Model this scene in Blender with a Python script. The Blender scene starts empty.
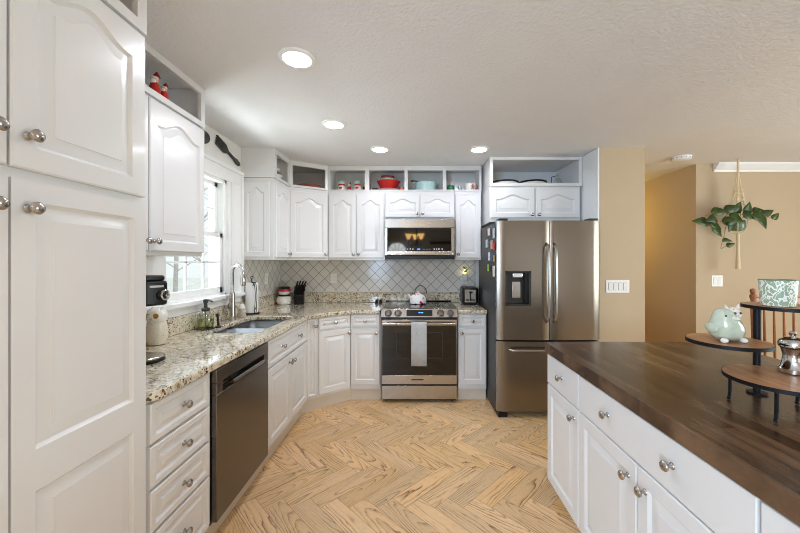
import bpy, bmesh, math, random
from mathutils import Vector, Matrix
random.seed(7)
PI = math.pi
SC = bpy.context.scene
COL = SC.collection

# ------------------------------------------------------------------ camera, world, lights, exposure
cam_d = bpy.data.cameras.new('camera'); cam = bpy.data.objects.new('camera', cam_d); COL.objects.link(cam)
cam.location = (0, 0, 1.40); cam.rotation_euler = (PI/2, 0, 0)
cam_d.sensor_width = 36; cam_d.lens = 36*343/800
cam_d.shift_x = -14/800; cam_d.shift_y = -5/800
cam_d.clip_start = 0.02
SC.camera = cam

W = bpy.data.worlds.new('sky'); SC.world = W; W.use_nodes = True
wn = W.node_tree.nodes; wl = W.node_tree.links
bg = wn['Background']; bg.inputs['Strength'].default_value = 1.25
tc = wn.new('ShaderNodeTexCoord'); sp = wn.new('ShaderNodeSeparateXYZ'); rp = wn.new('ShaderNodeValToRGB')
wl.new(tc.outputs['Generated'], sp.inputs[0]); wl.new(sp.outputs['Z'], rp.inputs[0]); wl.new(rp.outputs[0], bg.inputs['Color'])
rp.color_ramp.elements[0].position = 0.0; rp.color_ramp.elements[0].color = (0.90, 0.91, 0.91, 1)
rp.color_ramp.elements[1].position = 0.45; rp.color_ramp.elements[1].color = (0.97, 0.98, 1.0, 1)

def area(name, loc, direction, sx, sy, power, color=(1, 1, 1), portal=False):
    d = bpy.data.lights.new(name, 'AREA'); d.shape = 'RECTANGLE'; d.size = sx; d.size_y = sy
    d.energy = power; d.color = color
    o = bpy.data.objects.new(name, d); COL.objects.link(o); o.location = loc
    o.rotation_euler = Vector(direction).to_track_quat('-Z', 'Y').to_euler()
    if portal: d.cycles.is_portal = True
    return o
# daylight through the sink window, the door lite and the dining room window, plus one added fill
area('sink_window_portal', (-1.72, 2.545, 1.605), (1, 0, 0), 0.77, 0.97, 1, portal=True)
area('cool_rear_fill', (-1.35, -2.2, 1.5), (1, 0.45, 0.1), 1.6, 1.3, 165, (0.53, 0.74, 1.0))  # added cool fill behind the camera; the left wall has no window there
area('dining_window_daylight', (5.15, 0.6, 1.4), (-1, 0.7, 0.0), 2.4, 1.6, 90, (0.85, 0.97, 1.0))
area('sink_window_daylight', (-3.3, 2.5, 3.5), (1.7, 0.05, -1.9), 1.6, 1.6, 230, (0.80, 0.88, 1.0))
area('sink_window_ground_bounce', (-3.0, 2.5, 0.15), (1.4, 0.0, 1.45), 1.8, 0.9, 138, (0.98, 0.97, 1.0))
area('door_lite_daylight', (-0.55, -3.96, 1.86), (0, 1, 0), 0.56, 0.28, 5, (0.95, 1.0, 0.97))
SC.view_settings.view_transform = 'Standard'; SC.view_settings.look = 'None'
SC.view_settings.exposure = 0.05; SC.view_settings.gamma = 1.0
SC.view_settings.use_curve_mapping = False
SC.cycles.use_denoising = True
SC.cycles.filter_width = 1.0
SC.cycles.max_bounces = 10; SC.cycles.diffuse_bounces = 6; SC.cycles.glossy_bounces = 4
SC.cycles.transparent_max_bounces = 12
SC.cycles.sample_clamp_indirect = 6.0
SC.cycles.caustics_reflective = False; SC.cycles.caustics_refractive = False

# ------------------------------------------------------------------ materials
def lin(c):
    out = []
    for v in c[:3]:
        v /= 255.0
        out.append(v/12.92 if v <= 0.04045 else ((v+0.055)/1.055)**2.4)
    return (out[0], out[1], out[2], 1.0)
def new_mat(name):
    m = bpy.data.materials.new(name); m.use_nodes = True
    nt = m.node_tree
    return m, nt.nodes, nt.links, nt.nodes['Principled BSDF']
def sock(b, **kw):
    for k, v in kw.items(): b.inputs[k.replace('_', ' ')].default_value = v
def plain(name, c, rough=0.5, metal=0.0, vary=0.04, scale=12.0, bump=0.0, bscale=200.0, coat=0.0, emit=None, estr=0.0, spec=0.5):
    m, n, l, b = new_mat(name)
    sock(b, Roughness=rough, Metallic=metal)
    b.inputs['Coat Weight'].default_value = coat; b.inputs['Coat Roughness'].default_value = 0.08
    b.inputs['Specular IOR Level'].default_value = spec
    t = n.new('ShaderNodeTexCoord'); no = n.new('ShaderNodeTexNoise'); no.inputs['Scale'].default_value = scale
    no.inputs['Detail'].default_value = 3
    l.new(t.outputs['Object'], no.inputs['Vector'])
    r = n.new('ShaderNodeValToRGB'); L = lin(c)
    r.color_ramp.elements[0].position = 0.3; r.color_ramp.elements[1].position = 0.7
    r.color_ramp.elements[0].color = tuple(max(0, v*(1-vary)) for v in L[:3])+(1,)
    r.color_ramp.elements[1].color = tuple(min(1, v*(1+vary)) for v in L[:3])+(1,)
    l.new(no.outputs['Fac'], r.inputs[0]); l.new(r.outputs[0], b.inputs['Base Color'])
    if bump:
        n2 = n.new('ShaderNodeTexNoise'); n2.inputs['Scale'].default_value = bscale; n2.inputs['Detail'].default_value = 2
        bp = n.new('ShaderNodeBump'); bp.inputs['Strength'].default_value = bump; bp.inputs['Distance'].default_value = 0.004
        l.new(t.outputs['Object'], n2.inputs['Vector']); l.new(n2.outputs['Fac'], bp.inputs['Height']); l.new(bp.outputs[0], b.inputs['Normal'])
    if emit:
        b.inputs['Emission Color'].default_value = lin(emit); b.inputs['Emission Strength'].default_value = estr
    return m
def brushed(name, c, rough=0.3, axis='z', vary=0.10):
    m, n, l, b = new_mat(name); sock(b, Metallic=1.0)
    t = n.new('ShaderNodeTexCoord'); mp = n.new('ShaderNodeMapping')
    mp.inputs['Scale'].default_value = {'z': (300, 300, 2), 'x': (2, 300, 300), 'y': (300, 2, 300)}[axis]
    no = n.new('ShaderNodeTexNoise'); no.inputs['Scale'].default_value = 1; no.inputs['Detail'].default_value = 3
    l.new(t.outputs['Object'], mp.inputs[0]); l.new(mp.outputs[0], no.inputs['Vector'])
    r = n.new('ShaderNodeValToRGB'); L = lin(c)
    r.color_ramp.elements[0].color = tuple(v*(1-vary) for v in L[:3])+(1,); r.color_ramp.elements[1].color = tuple(min(1, v*(1+vary)) for v in L[:3])+(1,)
    l.new(no.outputs['Fac'], r.inputs[0]); l.new(r.outputs[0], b.inputs['Base Color'])
    mr = n.new('ShaderNodeMapRange'); mr.inputs['To Min'].default_value = rough-0.03; mr.inputs['To Max'].default_value = rough+0.04
    l.new(no.outputs['Fac'], mr.inputs['Value']); l.new(mr.outputs[0], b.inputs['Roughness'])
    return m
def glass(name, tint=(245, 250, 250), refl=0.12, rough=0.02):
    m = bpy.data.materials.new(name); m.use_nodes = True
    n = m.node_tree.nodes; l = m.node_tree.links
    for x in list(n): n.remove(x)
    o = n.new('ShaderNodeOutputMaterial'); tr = n.new('ShaderNodeBsdfTransparent'); gl = n.new('ShaderNodeBsdfGlossy'); mx = n.new('ShaderNodeMixShader')
    no = n.new('ShaderNodeTexNoise'); no.inputs['Scale'].default_value = 3
    mr = n.new('ShaderNodeMapRange'); mr.inputs['To Min'].default_value = refl*0.8; mr.inputs['To Max'].default_value = refl*1.2
    tr.inputs[0].default_value = lin(tint); gl.inputs['Roughness'].default_value = rough
    l.new(no.outputs['Fac'], mr.inputs['Value']); l.new(mr.outputs[0], mx.inputs[0])
    l.new(tr.outputs[0], mx.inputs[1]); l.new(gl.outputs[0], mx.inputs[2]); l.new(mx.outputs[0], o.inputs[0])
    return m

WHITE = plain('cabinet_white_paint', (223, 223, 222), 0.26, vary=0.012, scale=3, coat=0.15)
TRIMW = plain('trim_white_paint', (240, 240, 238), 0.35, vary=0.01)
TOEM = plain('cream_toe_board', (214, 205, 190), 0.45, vary=0.02)
WALLW = plain('white_wall_paint', (233, 232, 227), 0.7, vary=0.015, bump=0.05)
BEIGE = plain('beige_wall_paint', (189, 168, 138), 0.75, vary=0.02, scale=2, bump=0.06, bscale=120)
CEIL = plain('textured_ceiling_paint', (226, 226, 226), 0.9, vary=0.012, scale=4, bump=1.0, bscale=60)
HCEIL = plain('smooth_ceiling_paint', (216, 215, 212), 0.9, vary=0.01)
NICKEL = brushed('brushed_nickel', (176, 172, 166), 0.22)
STEEL = brushed('stainless_steel', (176, 170, 162), 0.24, 'x', 0.03)
FSTEEL = brushed('fridge_stainless_steel', (136, 127, 116), 0.24, 'z', 0.03)
DSTEEL = brushed('dishwasher_steel', (118, 112, 105), 0.28, 'y', 0.03)
CHROME = plain('chrome', (205, 205, 205), 0.12, 1.0, vary=0.02)
SINKM = brushed('sink_steel', (120, 121, 122), 0.42, 'y', 0.05)
BLACK = plain('black_plastic', (14, 14, 15), 0.35, vary=0.1, spec=0.35)
BLKMET = plain('black_painted_metal', (11, 11, 12), 0.5, vary=0.12, spec=0.25)
DGLASS = plain('black_glass', (12, 9, 7), 0.04, vary=0.1, spec=0.55)
COOKTOP = plain('cooktop_glass', (14, 13, 13), 0.05, vary=0.1, spec=0.9)
DGREY = plain('dark_grey_enamel', (40, 38, 36), 0.45, vary=0.05)
PANE = glass('window_glass', refl=0.06)
CLEARG = glass('clear_bottle_glass', (240, 244, 240), 0.14, 0.05)
SOAP = glass('olive_liquid_soap', (222, 224, 178), 0.06, 0.1)
OUTLET = plain('outlet_white_plastic', (236, 234, 228), 0.35, vary=0.01)
SLOT = plain('outlet_slot', (70, 68, 66), 0.5)
CERW = plain('white_ceramic', (232, 228, 220), 0.15, vary=0.03, coat=0.4)
RED = plain('red_glaze', (190, 36, 34), 0.2, vary=0.12, coat=0.3)
DRED = plain('dark_red_glaze', (130, 28, 30), 0.3, vary=0.1)
TURQ = plain('turquoise_enamel', (176, 210, 205), 0.2, vary=0.04, coat=0.3)
GREENM = plain('green_glaze', (38, 120, 66), 0.3, vary=0.25, scale=90)
SKIN = plain('painted_face', (226, 180, 150), 0.5)
BROWN = plain('gingerbread_brown', (160, 92, 44), 0.5, vary=0.1)
TERRA = plain('terracotta_dish', (176, 104, 84), 0.5, vary=0.25, scale=60)
WOODF = plain('chair_wood', (142, 84, 44), 0.35, vary=0.18, scale=30, coat=0.2)
PAPER = plain('paper_towel', (240, 240, 240), 0.95, vary=0.01, bump=0.3, bscale=300)
ROPE = plain('cotton_rope', (222, 204, 166), 0.9, vary=0.1, scale=150, bump=0.5, bscale=400)
LEAF = plain('pothos_leaf', (48, 68, 18), 0.4, vary=0.4, scale=14)
POTG = plain('green_pot_glaze', (104, 122, 96), 0.3, vary=0.15, scale=40, coat=0.3)
SAGE = plain('sage_crackle_glaze', (186, 196, 176), 0.12, vary=0.09, scale=40, coat=0.5)
BLUELED = plain('blue_display', (40, 110, 220), 0.4, emit=(70, 150, 255), estr=2.5)
WHITEMARK = plain('panel_marking', (190, 190, 190), 0.5)
DARKIRON = plain('dark_grey_cast_metal', (52, 54, 52), 0.5, vary=0.15)
LENS = plain('lamp_lens', (255, 250, 240), 0.5, vary=0.0, emit=(255, 250, 240), estr=14)
SHADE = plain('amber_glass_shade', (245, 205, 140), 0.4, emit=(255, 200, 120), estr=15)
BARK = plain('bark', (186, 182, 176), 0.9, vary=0.2, scale=20)
GRASS = plain('pale_lawn', (232, 232, 226), 0.95, vary=0.2, scale=3)
NLGLOW = plain('night_light_glow', (255, 230, 170), 0.5, emit=(255, 225, 160), estr=6)
LEAFG = plain('bright_green_leaf', (96, 160, 50), 0.5, vary=0.25, scale=30)
BRASS = plain('gold_eye', (190, 140, 50), 0.3, 0.6)

def floor_mat():
    m, n, l, b = new_mat('red_oak_herringbone')
    uv = n.new('ShaderNodeUVMap'); uv.uv_map = 'UVMap'
    at = n.new('ShaderNodeAttribute'); at.attribute_name = 'rnd'
    su = n.new('ShaderNodeSeparateXYZ'); l.new(uv.outputs[0], su.inputs[0])
    sr = n.new('ShaderNodeSeparateXYZ'); l.new(at.outputs['Vector'], sr.inputs[0])
    def M(op, a, bb=None, c=None):
        x = n.new('ShaderNodeMath'); x.operation = op
        for i, v in enumerate((a, bb, c)):
            if v is None: continue
            if isinstance(v, (int, float)): x.inputs[i].default_value = v
            else: l.new(v, x.inputs[i])
        return x.outputs[0]
    # distortion noise in plank space
    cb = n.new('ShaderNodeCombineXYZ')
    l.new(M('ADD', M('MULTIPLY', su.outputs[0], 3.0), M('MULTIPLY', sr.outputs[0], 60)), cb.inputs[0])
    l.new(M('ADD', M('MULTIPLY', su.outputs[1], 14.0), M('MULTIPLY', sr.outputs[1], 60)), cb.inputs[1])
    nz = n.new('ShaderNodeTexNoise'); nz.inputs['Scale'].default_value = 1.0; nz.inputs['Detail'].default_value = 3; nz.inputs['Roughness'].default_value = 0.55
    l.new(cb.outputs[0], nz.inputs['Vector'])
    dist = M('MULTIPLY', M('SUBTRACT', nz.outputs['Fac'], 0.5), 0.034)
    vv = M('ADD', M('SUBTRACT', su.outputs[1], 0.0575), M('MULTIPLY', M('SUBTRACT', sr.outputs[1], 0.5), 0.13))
    tilt = M('MULTIPLY', M('SUBTRACT', sr.outputs[2], 0.5), 0.30)
    dd = M('ADD', M('ADD', 0.035, M('MULTIPLY', sr.outputs[0], 0.06)), M('MULTIPLY', tilt, M('SUBTRACT', su.outputs[0], 0.3)))
    r = M('SQRT', M('ADD', M('MULTIPLY', vv, vv), M('MULTIPLY', dd, dd)))
    r = M('ADD', r, dist)
    ring = M('FRACT', M('MULTIPLY', r, 92))
    rr = n.new('ShaderNodeValToRGB'); e = rr.color_ramp.elements
    e[0].position = 0.0; e[0].color = (1, 1, 1, 1); e[1].position = 1.0; e[1].color = (1, 1, 1, 1)
    for p, v in ((0.50, 0.92), (0.74, 0.60), (0.86, 0.0), (0.95, 0.80)):
        x = e.new(p); x.color = (v, v, v, 1)
    l.new(ring, rr.inputs[0])
    # fine pores
    cp = n.new('ShaderNodeCombineXYZ')
    l.new(M('ADD', M('MULTIPLY', su.outputs[0], 22), M('MULTIPLY', sr.outputs[2], 40)), cp.inputs[0]); l.new(M('MULTIPLY', su.outputs[1], 520), cp.inputs[1])
    pz = n.new('ShaderNodeTexNoise'); pz.inputs['Scale'].default_value = 1; pz.inputs['Detail'].default_value = 2
    l.new(cp.outputs[0], pz.inputs['Vector'])
    g = M('MULTIPLY', rr.outputs[0], 1.0)
    pore = M('MULTIPLY', M('GREATER_THAN', pz.outputs['Fac'], 0.60), 0.25)
    cm = n.new('ShaderNodeCombineXYZ')
    l.new(M('ADD', M('MULTIPLY', su.outputs[0], 3.5), M('MULTIPLY', sr.outputs[1], 90)), cm.inputs[0]); l.new(M('ADD', M('MULTIPLY', su.outputs[1], 18), M('MULTIPLY', sr.outputs[2], 90)), cm.inputs[1])
    mz = n.new('ShaderNodeTexNoise'); mz.inputs['Scale'].default_value = 1; mz.inputs['Detail'].default_value = 2; l.new(cm.outputs[0], mz.inputs['Vector'])
    mk = n.new('ShaderNodeMapRange'); mk.inputs['From Min'].default_value = 0.36; mk.inputs['From Max'].default_value = 0.64; mk.inputs['To Min'].default_value = 0.16; l.new(mz.outputs['Fac'], mk.inputs['Value'])
    g = M('SUBTRACT', 1, M('MULTIPLY', M('SUBTRACT', 1, g), mk.outputs[0]))
    g = M('MINIMUM', M('MAXIMUM', M('SUBTRACT', g, pore), 0), 1)
    mixc = n.new('ShaderNodeMix'); mixc.data_type = 'RGBA'
    l.new(g, mixc.inputs['Factor'])
    mixc.inputs['A'].default_value = lin((108, 62, 28)); mixc.inputs['B'].default_value = lin((226, 188, 140))
    # plank tone
    tone = n.new('ShaderNodeHueSaturation')
    l.new(mixc.outputs['Result'], tone.inputs['Color'])
    l.new(M('ADD', 0.88, M('MULTIPLY', sr.outputs[0], 0.22)), tone.inputs['Value'])
    l.new(M('ADD', 0.95, M('MULTIPLY', sr.outputs[1], 0.14)), tone.inputs['Saturation'])
    # joint between planks
    eu = M('MINIMUM', su.outputs[1], M('SUBTRACT', 0.115, su.outputs[1]))
    ev = M('MINIMUM', su.outputs[0], M('SUBTRACT', 0.46, su.outputs[0]))
    jt = M('GREATER_THAN', M('MINIMUM', eu, ev), 0.0010)
    mj = n.new('ShaderNodeMix'); mj.data_type = 'RGBA'; l.new(jt, mj.inputs['Factor'])
    mj.inputs['A'].default_value = lin((138, 98, 62)); l.new(tone.outputs[0], mj.inputs['B'])
    l.new(mj.outputs['Result'], b.inputs['Base Color'])
    sock(b, Roughness=0.38)
    bp = n.new('ShaderNodeBump'); bp.inputs['Strength'].default_value = 0.2; bp.inputs['Distance'].default_value = 0.002
    l.new(M('ADD', g, M('MULTIPLY', jt, 2)), bp.inputs['Height']); l.new(bp.outputs[0], b.inputs['Normal'])
    return m
def granite():
    m, n, l, b = new_mat('beige_granite')
    t = n.new('ShaderNodeTexCoord')
    base = n.new('ShaderNodeTexNoise'); base.inputs['Scale'].default_value = 34; base.inputs['Detail'].default_value = 6; base.inputs['Roughness'].default_value = 0.7
    l.new(t.outputs['Object'], base.inputs['Vector'])
    r = n.new('ShaderNodeValToRGB'); e = r.color_ramp.elements
    e[0].position = 0.27; e[0].color = lin((122, 104, 80)); e[1].position = 0.70; e[1].color = lin((236, 232, 220))
    for p, c in ((0.38, (176, 158, 128)), (0.47, (206, 196, 170)), (0.58, (220, 213, 196))):
        x = e.new(p); x.color = lin(c)
    l.new(base.outputs['Fac'], r.inputs[0])
    v = n.new('ShaderNodeTexVoronoi'); v.inputs['Scale'].default_value = 120; l.new(t.outputs['Object'], v.inputs['Vector'])
    sv = n.new('ShaderNodeSeparateColor'); l.new(v.outputs['Color'], sv.inputs[0])
    big = n.new('ShaderNodeTexNoise'); big.inputs['Scale'].default_value = 9; big.inputs['Detail'].default_value = 3; l.new(t.outputs['Object'], big.inputs['Vector'])
    ad = n.new('ShaderNodeMath'); ad.operation = 'ADD'; l.new(sv.outputs[0], ad.inputs[0])
    mu = n.new('ShaderNodeMath'); mu.operation = 'MULTIPLY'; mu.inputs[1].default_value = 0.9; l.new(big.outputs['Fac'], mu.inputs[0]); l.new(mu.outputs[0], ad.inputs[1])
    dk = n.new('ShaderNodeMath'); dk.operation = 'GREATER_THAN'; dk.inputs[1].default_value = 1.29; l.new(ad.outputs[0], dk.inputs[0])
    mx = n.new('ShaderNodeMix'); mx.data_type = 'RGBA'; l.new(dk.outputs[0], mx.inputs['Factor']); l.new(r.outputs[0], mx.inputs['A'])
    dc = n.new('ShaderNodeValToRGB'); dc.color_ramp.elements[0].color = lin((64, 50, 40)); dc.color_ramp.elements[1].color = lin((140, 108, 74))
    l.new(sv.outputs[1], dc.inputs[0]); l.new(dc.outputs[0], mx.inputs['B'])
    l.new(mx.outputs['Result'], b.inputs['Base Color']); sock(b, Roughness=0.08); b.inputs['Coat Weight'].default_value = 0.5; b.inputs['Coat Roughness'].default_value = 0.04
    return m
def stave_wood(name, dark, mid, light, w=0.045, ln=0.55, rough=0.3, axis='y'):
    m, n, l, b = new_mat(name)
    t = n.new('ShaderNodeTexCoord'); mp = n.new('ShaderNodeMapping')
    if axis == 'y': mp.inputs['Rotation'].default_value = (0, 0, PI/2)
    l.new(t.outputs['Object'], mp.inputs[0])
    br = n.new('ShaderNodeTexBrick'); br.offset = 0.37; br.inputs['Scale'].default_value = 1.0
    br.inputs['Brick Width'].default_value = ln; br.inputs['Row Height'].default_value = w
    br.inputs['Mortar Size'].default_value = 0.0006; br.inputs['Bias'].default_value = 0.0
    br.inputs['Color1'].default_value = (0.0, 0, 0, 1); br.inputs['Color2'].default_value = (1, 1, 1, 1); br.inputs['Mortar'].default_value = (0.2, 0.2, 0.2, 1)
    l.new(mp.outputs[0], br.inputs['Vector'])
    m2 = n.new('ShaderNodeMapping'); m2.inputs['Scale'].default_value = (4, 45, 5); l.new(mp.outputs[0], m2.inputs[0])
    g = n.new('ShaderNodeTexNoise'); g.inputs['Scale'].default_value = 1; g.inputs['Detail'].default_value = 6; g.inputs['Roughness'].default_value = 0.65; g.inputs['Distortion'].default_value = 0.4
    l.new(m2.outputs[0], g.inputs['Vector'])
    bl = n.new('ShaderNodeTexNoise'); bl.inputs['Scale'].default_value = 3.5; bl.inputs['Detail'].default_value = 3; l.new(mp.outputs[0], bl.inputs['Vector'])
    def M(op, a, bb):
        x = n.new('ShaderNodeMath'); x.operation = op
        for i, v in enumerate((a, bb)):
            if isinstance(v, (int, float)): x.inputs[i].default_value = v
            else: l.new(v, x.inputs[i])
        return x.outputs[0]
    f = M('ADD', M('ADD', M('MULTIPLY', br.outputs['Color'], 0.28), M('MULTIPLY', g.outputs['Fac'], 0.75)), M('MULTIPLY', bl.outputs['Fac'], 0.45))
    r = n.new('ShaderNodeValToRGB'); e = r.color_ramp.elements
    e[0].position = 0.48; e[0].color = lin(dark); e[1].position = 0.98; e[1].color = lin(light); x = e.new(0.72); x.color = lin(mid)
    l.new(f, r.inputs[0]); l.new(r.outputs[0], b.inputs['Base Color']); sock(b, Roughness=rough)
    bp = n.new('ShaderNodeBump'); bp.inputs['Strength'].default_value = 0.08; bp.inputs['Distance'].default_value = 0.002
    l.new(g.outputs['Fac'], bp.inputs['Height']); l.new(bp.outputs[0], b.inputs['Normal'])
    return m
def tile_mat(name, plane):
    m, n, l, b = new_mat(name)
    t = n.new('ShaderNodeTexCoord'); mp = n.new('ShaderNodeMapping'); sx = n.new('ShaderNodeSeparateXYZ'); cb = n.new('ShaderNodeCombineXYZ')
    l.new(t.outputs['Object'], sx.inputs[0]); l.new(sx.outputs['X' if plane == 'x' else 'Y'], cb.inputs[0]); l.new(sx.outputs['Z'], cb.inputs[1])
    mp.inputs['Rotation'].default_value = (0, 0, PI/4); l.new(cb.outputs[0], mp.inputs[0])
    br = n.new('ShaderNodeTexBrick'); br.offset = 0.0; br.inputs['Scale'].default_value = 1.0
    br.inputs['Brick Width'].default_value = 0.094; br.inputs['Row Height'].default_value = 0.094; br.inputs['Mortar Size'].default_value = 0.0032; br.inputs['Mortar Smooth'].default_value = 0.25
    br.inputs['Color1'].default_value = lin((212, 209, 202)); br.inputs['Color2'].default_value = lin((224, 221, 214)); br.inputs['Mortar'].default_value = lin((150, 146, 138))
    l.new(mp.outputs[0], br.inputs['Vector']); l.new(br.outputs['Color'], b.inputs['Base Color'])
    iv = n.new('ShaderNodeMath'); iv.operation = 'SUBTRACT'; iv.inputs[0].default_value = 1; l.new(br.outputs['Fac'], iv.inputs[1])
    bp = n.new('ShaderNodeBump'); bp.inputs['Strength'].default_value = 0.6; bp.inputs['Distance'].default_value = 0.003
    l.new(iv.outputs[0], bp.inputs['Height']); l.new(bp.outputs[0], b.inputs['Normal']); sock(b, Roughness=0.16)
    return m
def spots_mat(name, base, spot, scale, thr, rough=0.2, base2=None, edge=False):
    m, n, l, b = new_mat(name)
    t = n.new('ShaderNodeTexCoord'); v = n.new('ShaderNodeTexVoronoi'); v.inputs['Scale'].default_value = scale
    if edge: v.feature = 'DISTANCE_TO_EDGE'
    nz = n.new('ShaderNodeTexNoise'); nz.inputs['Scale'].default_value = scale*0.7
    mxv = n.new('ShaderNodeMix'); mxv.data_type = 'VECTOR'; mxv.inputs['Factor'].default_value = 0.12
    l.new(t.outputs['Object'], mxv.inputs['A']); l.new(nz.outputs['Color'], mxv.inputs['B']); l.new(t.outputs['Object'], nz.inputs['Vector'])
    l.new(mxv.outputs['Result'], v.inputs['Vector'])
    lt = n.new('ShaderNodeMath'); lt.operation = 'LESS_THAN'; lt.inputs[1].default_value = thr; l.new(v.outputs['Distance'], lt.inputs[0])
    mx = n.new('ShaderNodeMix'); mx.data_type = 'RGBA'; l.new(lt.outputs[0], mx.inputs['Factor'])
    mx.inputs['A'].default_value = lin(base); mx.inputs['B'].default_value = lin(spot)
    l.new(mx.outputs['Result'], b.inputs['Base Color']); sock(b, Roughness=rough)
    return m
OAK = floor_mat(); GRAN = granite()
BUTCHER = stave_wood('dark_butcher_block', (32, 21, 14), (72, 51, 36), (116, 90, 68), rough=0.24)
STANDW = stave_wood('tier_board_wood', (128, 84, 52), (182, 134, 94), (212, 172, 132), w=0.5, ln=3.0, rough=0.4)
TILEB = tile_mat('diamond_tile_long', 'x'); TILEL = tile_mat('diamond_tile_short', 'y')
KETM = spots_mat('cherry_pattern_enamel', (240, 238, 236), (186, 30, 56), 20, 0.27, 0.15)
BOWLM = spots_mat('sage_vine_pattern', (150, 172, 144), (238, 238, 228), 34, 0.10, 0.3, edge=True)
OWLM = spots_mat('owl_feather_glaze', (222, 212, 192), (176, 152, 118), 60, 0.22, 0.25)
FIGM = spots_mat('speckled_glaze', (232, 226, 214), (92, 62, 46), 60, 0.24, 0.25)
CUPM = spots_mat('lattice_cup', (150, 132, 112), (226, 218, 206), 70, 0.10, 0.4, edge=True)
TOWELM = spots_mat('grey_speckled_towel', (186, 186, 186), (112, 114, 116), 75, 0.35, 0.95)

# ------------------------------------------------------------------ mesh builder
class MB:
    def __init__(s): s.v = []; s.f = []
    def add(s, vs, fs):
        k = len(s.v); s.v += [tuple(v) for v in vs]; s.f += [tuple(i+k for i in f) for f in fs]; return s
    def box(s, x0, x1, y0, y1, z0, z1):
        vs = [(x, y, z) for z in (z0, z1) for y in (y0, y1) for x in (x0, x1)]
        return s.add(vs, [(0, 2, 3, 1), (4, 5, 7, 6), (0, 1, 5, 4), (2, 6, 7, 3), (0, 4, 6, 2), (1, 3, 7, 5)])
    def prism(s, pts, z0, z1):            # counter-clockwise polygon in xy
        n = len(pts)
        vs = [(p[0], p[1], z0) for p in pts]+[(p[0], p[1], z1) for p in pts]
        return s.add(vs, [tuple(range(n-1, -1, -1)), tuple(range(n, 2*n))]+[(i, (i+1) % n, n+(i+1) % n, n+i) for i in range(n)])
    def lathe(s, prof, c=(0, 0, 0), axis=(0, 0, 1), seg=24, cap=True):   # prof: (radius, along)
        ax = Vector(axis).normalized(); a = ax.orthogonal().normalized(); b = ax.cross(a); c = Vector(c)
        vs = []; fs = []
        for r, h in prof:
            for i in range(seg):
                t = 2*PI*i/seg; vs.append(c+ax*h+a*(r*math.cos(t))+b*(r*math.sin(t)))
        for j in range(len(prof)-1):
            for i in range(seg):
                k = (i+1) % seg; fs.append((j*seg+i, j*seg+k, (j+1)*seg+k, (j+1)*seg+i))
        if cap:
            fs.append(tuple(range(seg-1, -1, -1))); m = (len(prof)-1)*seg; fs.append(tuple(range(m, m+seg)))
        return s.add(vs, fs)
    def cyl(s, p0, p1, r, r1=None, seg=16):
        p0 = Vector(p0); d = Vector(p1)-p0
        return s.lathe([(r, 0), (r if r1 is None else r1, d.length)], p0, d, seg)
    def ball(s, c, rx, ry=None, rz=None, seg=20, rings=12, rot=None):
        ry = rx if ry is None else ry; rz = rx if rz is None else rz; R = rot or Matrix.Identity(3); c = Vector(c)
        vs = [c+R @ Vector((0, 0, -rz))]; fs = []
        for j in range(1, rings):
            a = -PI/2+PI*j/rings
            for i in range(seg):
                t = 2*PI*i/seg; vs.append(c+R @ Vector((rx*math.cos(a)*math.cos(t), ry*math.cos(a)*math.sin(t), rz*math.sin(a))))
        vs.append(c+R @ Vector((0, 0, rz))); top = len(vs)-1
        for i in range(seg):
            k = (i+1) % seg; fs.append((0, 1+k, 1+i)); fs.append((top, 1+(rings-2)*seg+i, 1+(rings-2)*seg+k))
            for j in range(rings-2): fs.append((1+j*seg+i, 1+j*seg+k, 1+(j+1)*seg+k, 1+(j+1)*seg+i))
        return s.add(vs, fs)
    def tube(s, pts, r, seg=10, closed=False):
        pts = [Vector(p) for p in pts]; n = len(pts); rs = r if isinstance(r, (list, tuple)) else [r]*n
        vs = []; fs = []; a = None
        for i, p in enumerate(pts):
            if closed: d = pts[(i+1) % n]-pts[i-1]
            else: d = pts[min(i+1, n-1)]-pts[max(i-1, 0)]
            d.normalize()
            a = d.orthogonal() if a is None else a-d*a.dot(d)
            if a.length < 1e-5: a = d.orthogonal()
            a.normalize(); b = d.cross(a)
            for k in range(seg):
                t = 2*PI*k/seg; vs.append(p+a*(rs[i]*math.cos(t))+b*(rs[i]*math.sin(t)))
        for i in range(n if closed else n-1):
            j = (i+1) % n
            for k in range(seg):
                q = (k+1) % seg; fs.append((i*seg+k, i*seg+q, j*seg+q, j*seg+k))
        if not closed:
            fs.append(tuple(range(seg-1, -1, -1))); fs.append(tuple(range((n-1)*seg, n*seg)))
        return s.add(vs, fs)
    def xf(s, M, start=0):
        s.v[start:] = [tuple(M @ Vector(v)) for v in s.v[start:]]; return s
    def build(s, name, mat, parent=None, bevel=0.0, seg=2, smooth=40, recalc=True):
        me = bpy.data.meshes.new(name); me.from_pydata(s.v, [], s.f)
        if recalc:
            bm = bmesh.new(); bm.from_mesh(me); bmesh.ops.recalc_face_normals(bm, faces=bm.faces); bm.to_mesh(me); bm.free()
        me.materials.append(mat)
        if smooth:
            me.polygons.foreach_set('use_smooth', [True]*len(me.polygons)); me.set_sharp_from_angle(angle=math.radians(smooth))
        o = bpy.data.objects.new(name, me); COL.objects.link(o)
        if parent: o.parent = parent
        if bevel:
            b = o.modifiers.new('bevel', 'BEVEL'); b.width = bevel; b.segments = seg; b.limit_method = 'ANGLE'; b.angle_limit = math.radians(35); b.harden_normals = False
        return o
def box(name, mat, parent, *a, bevel=0.0, seg=2): return MB().box(*a).build(name, mat, parent, bevel, seg)
def tag(o, label=None, cat=None, group=None, kind=None):
    if label: o['label'] = label
    if cat: o['category'] = cat
    if group: o['group'] = group
    if kind: o['kind'] = kind
    return o
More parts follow.
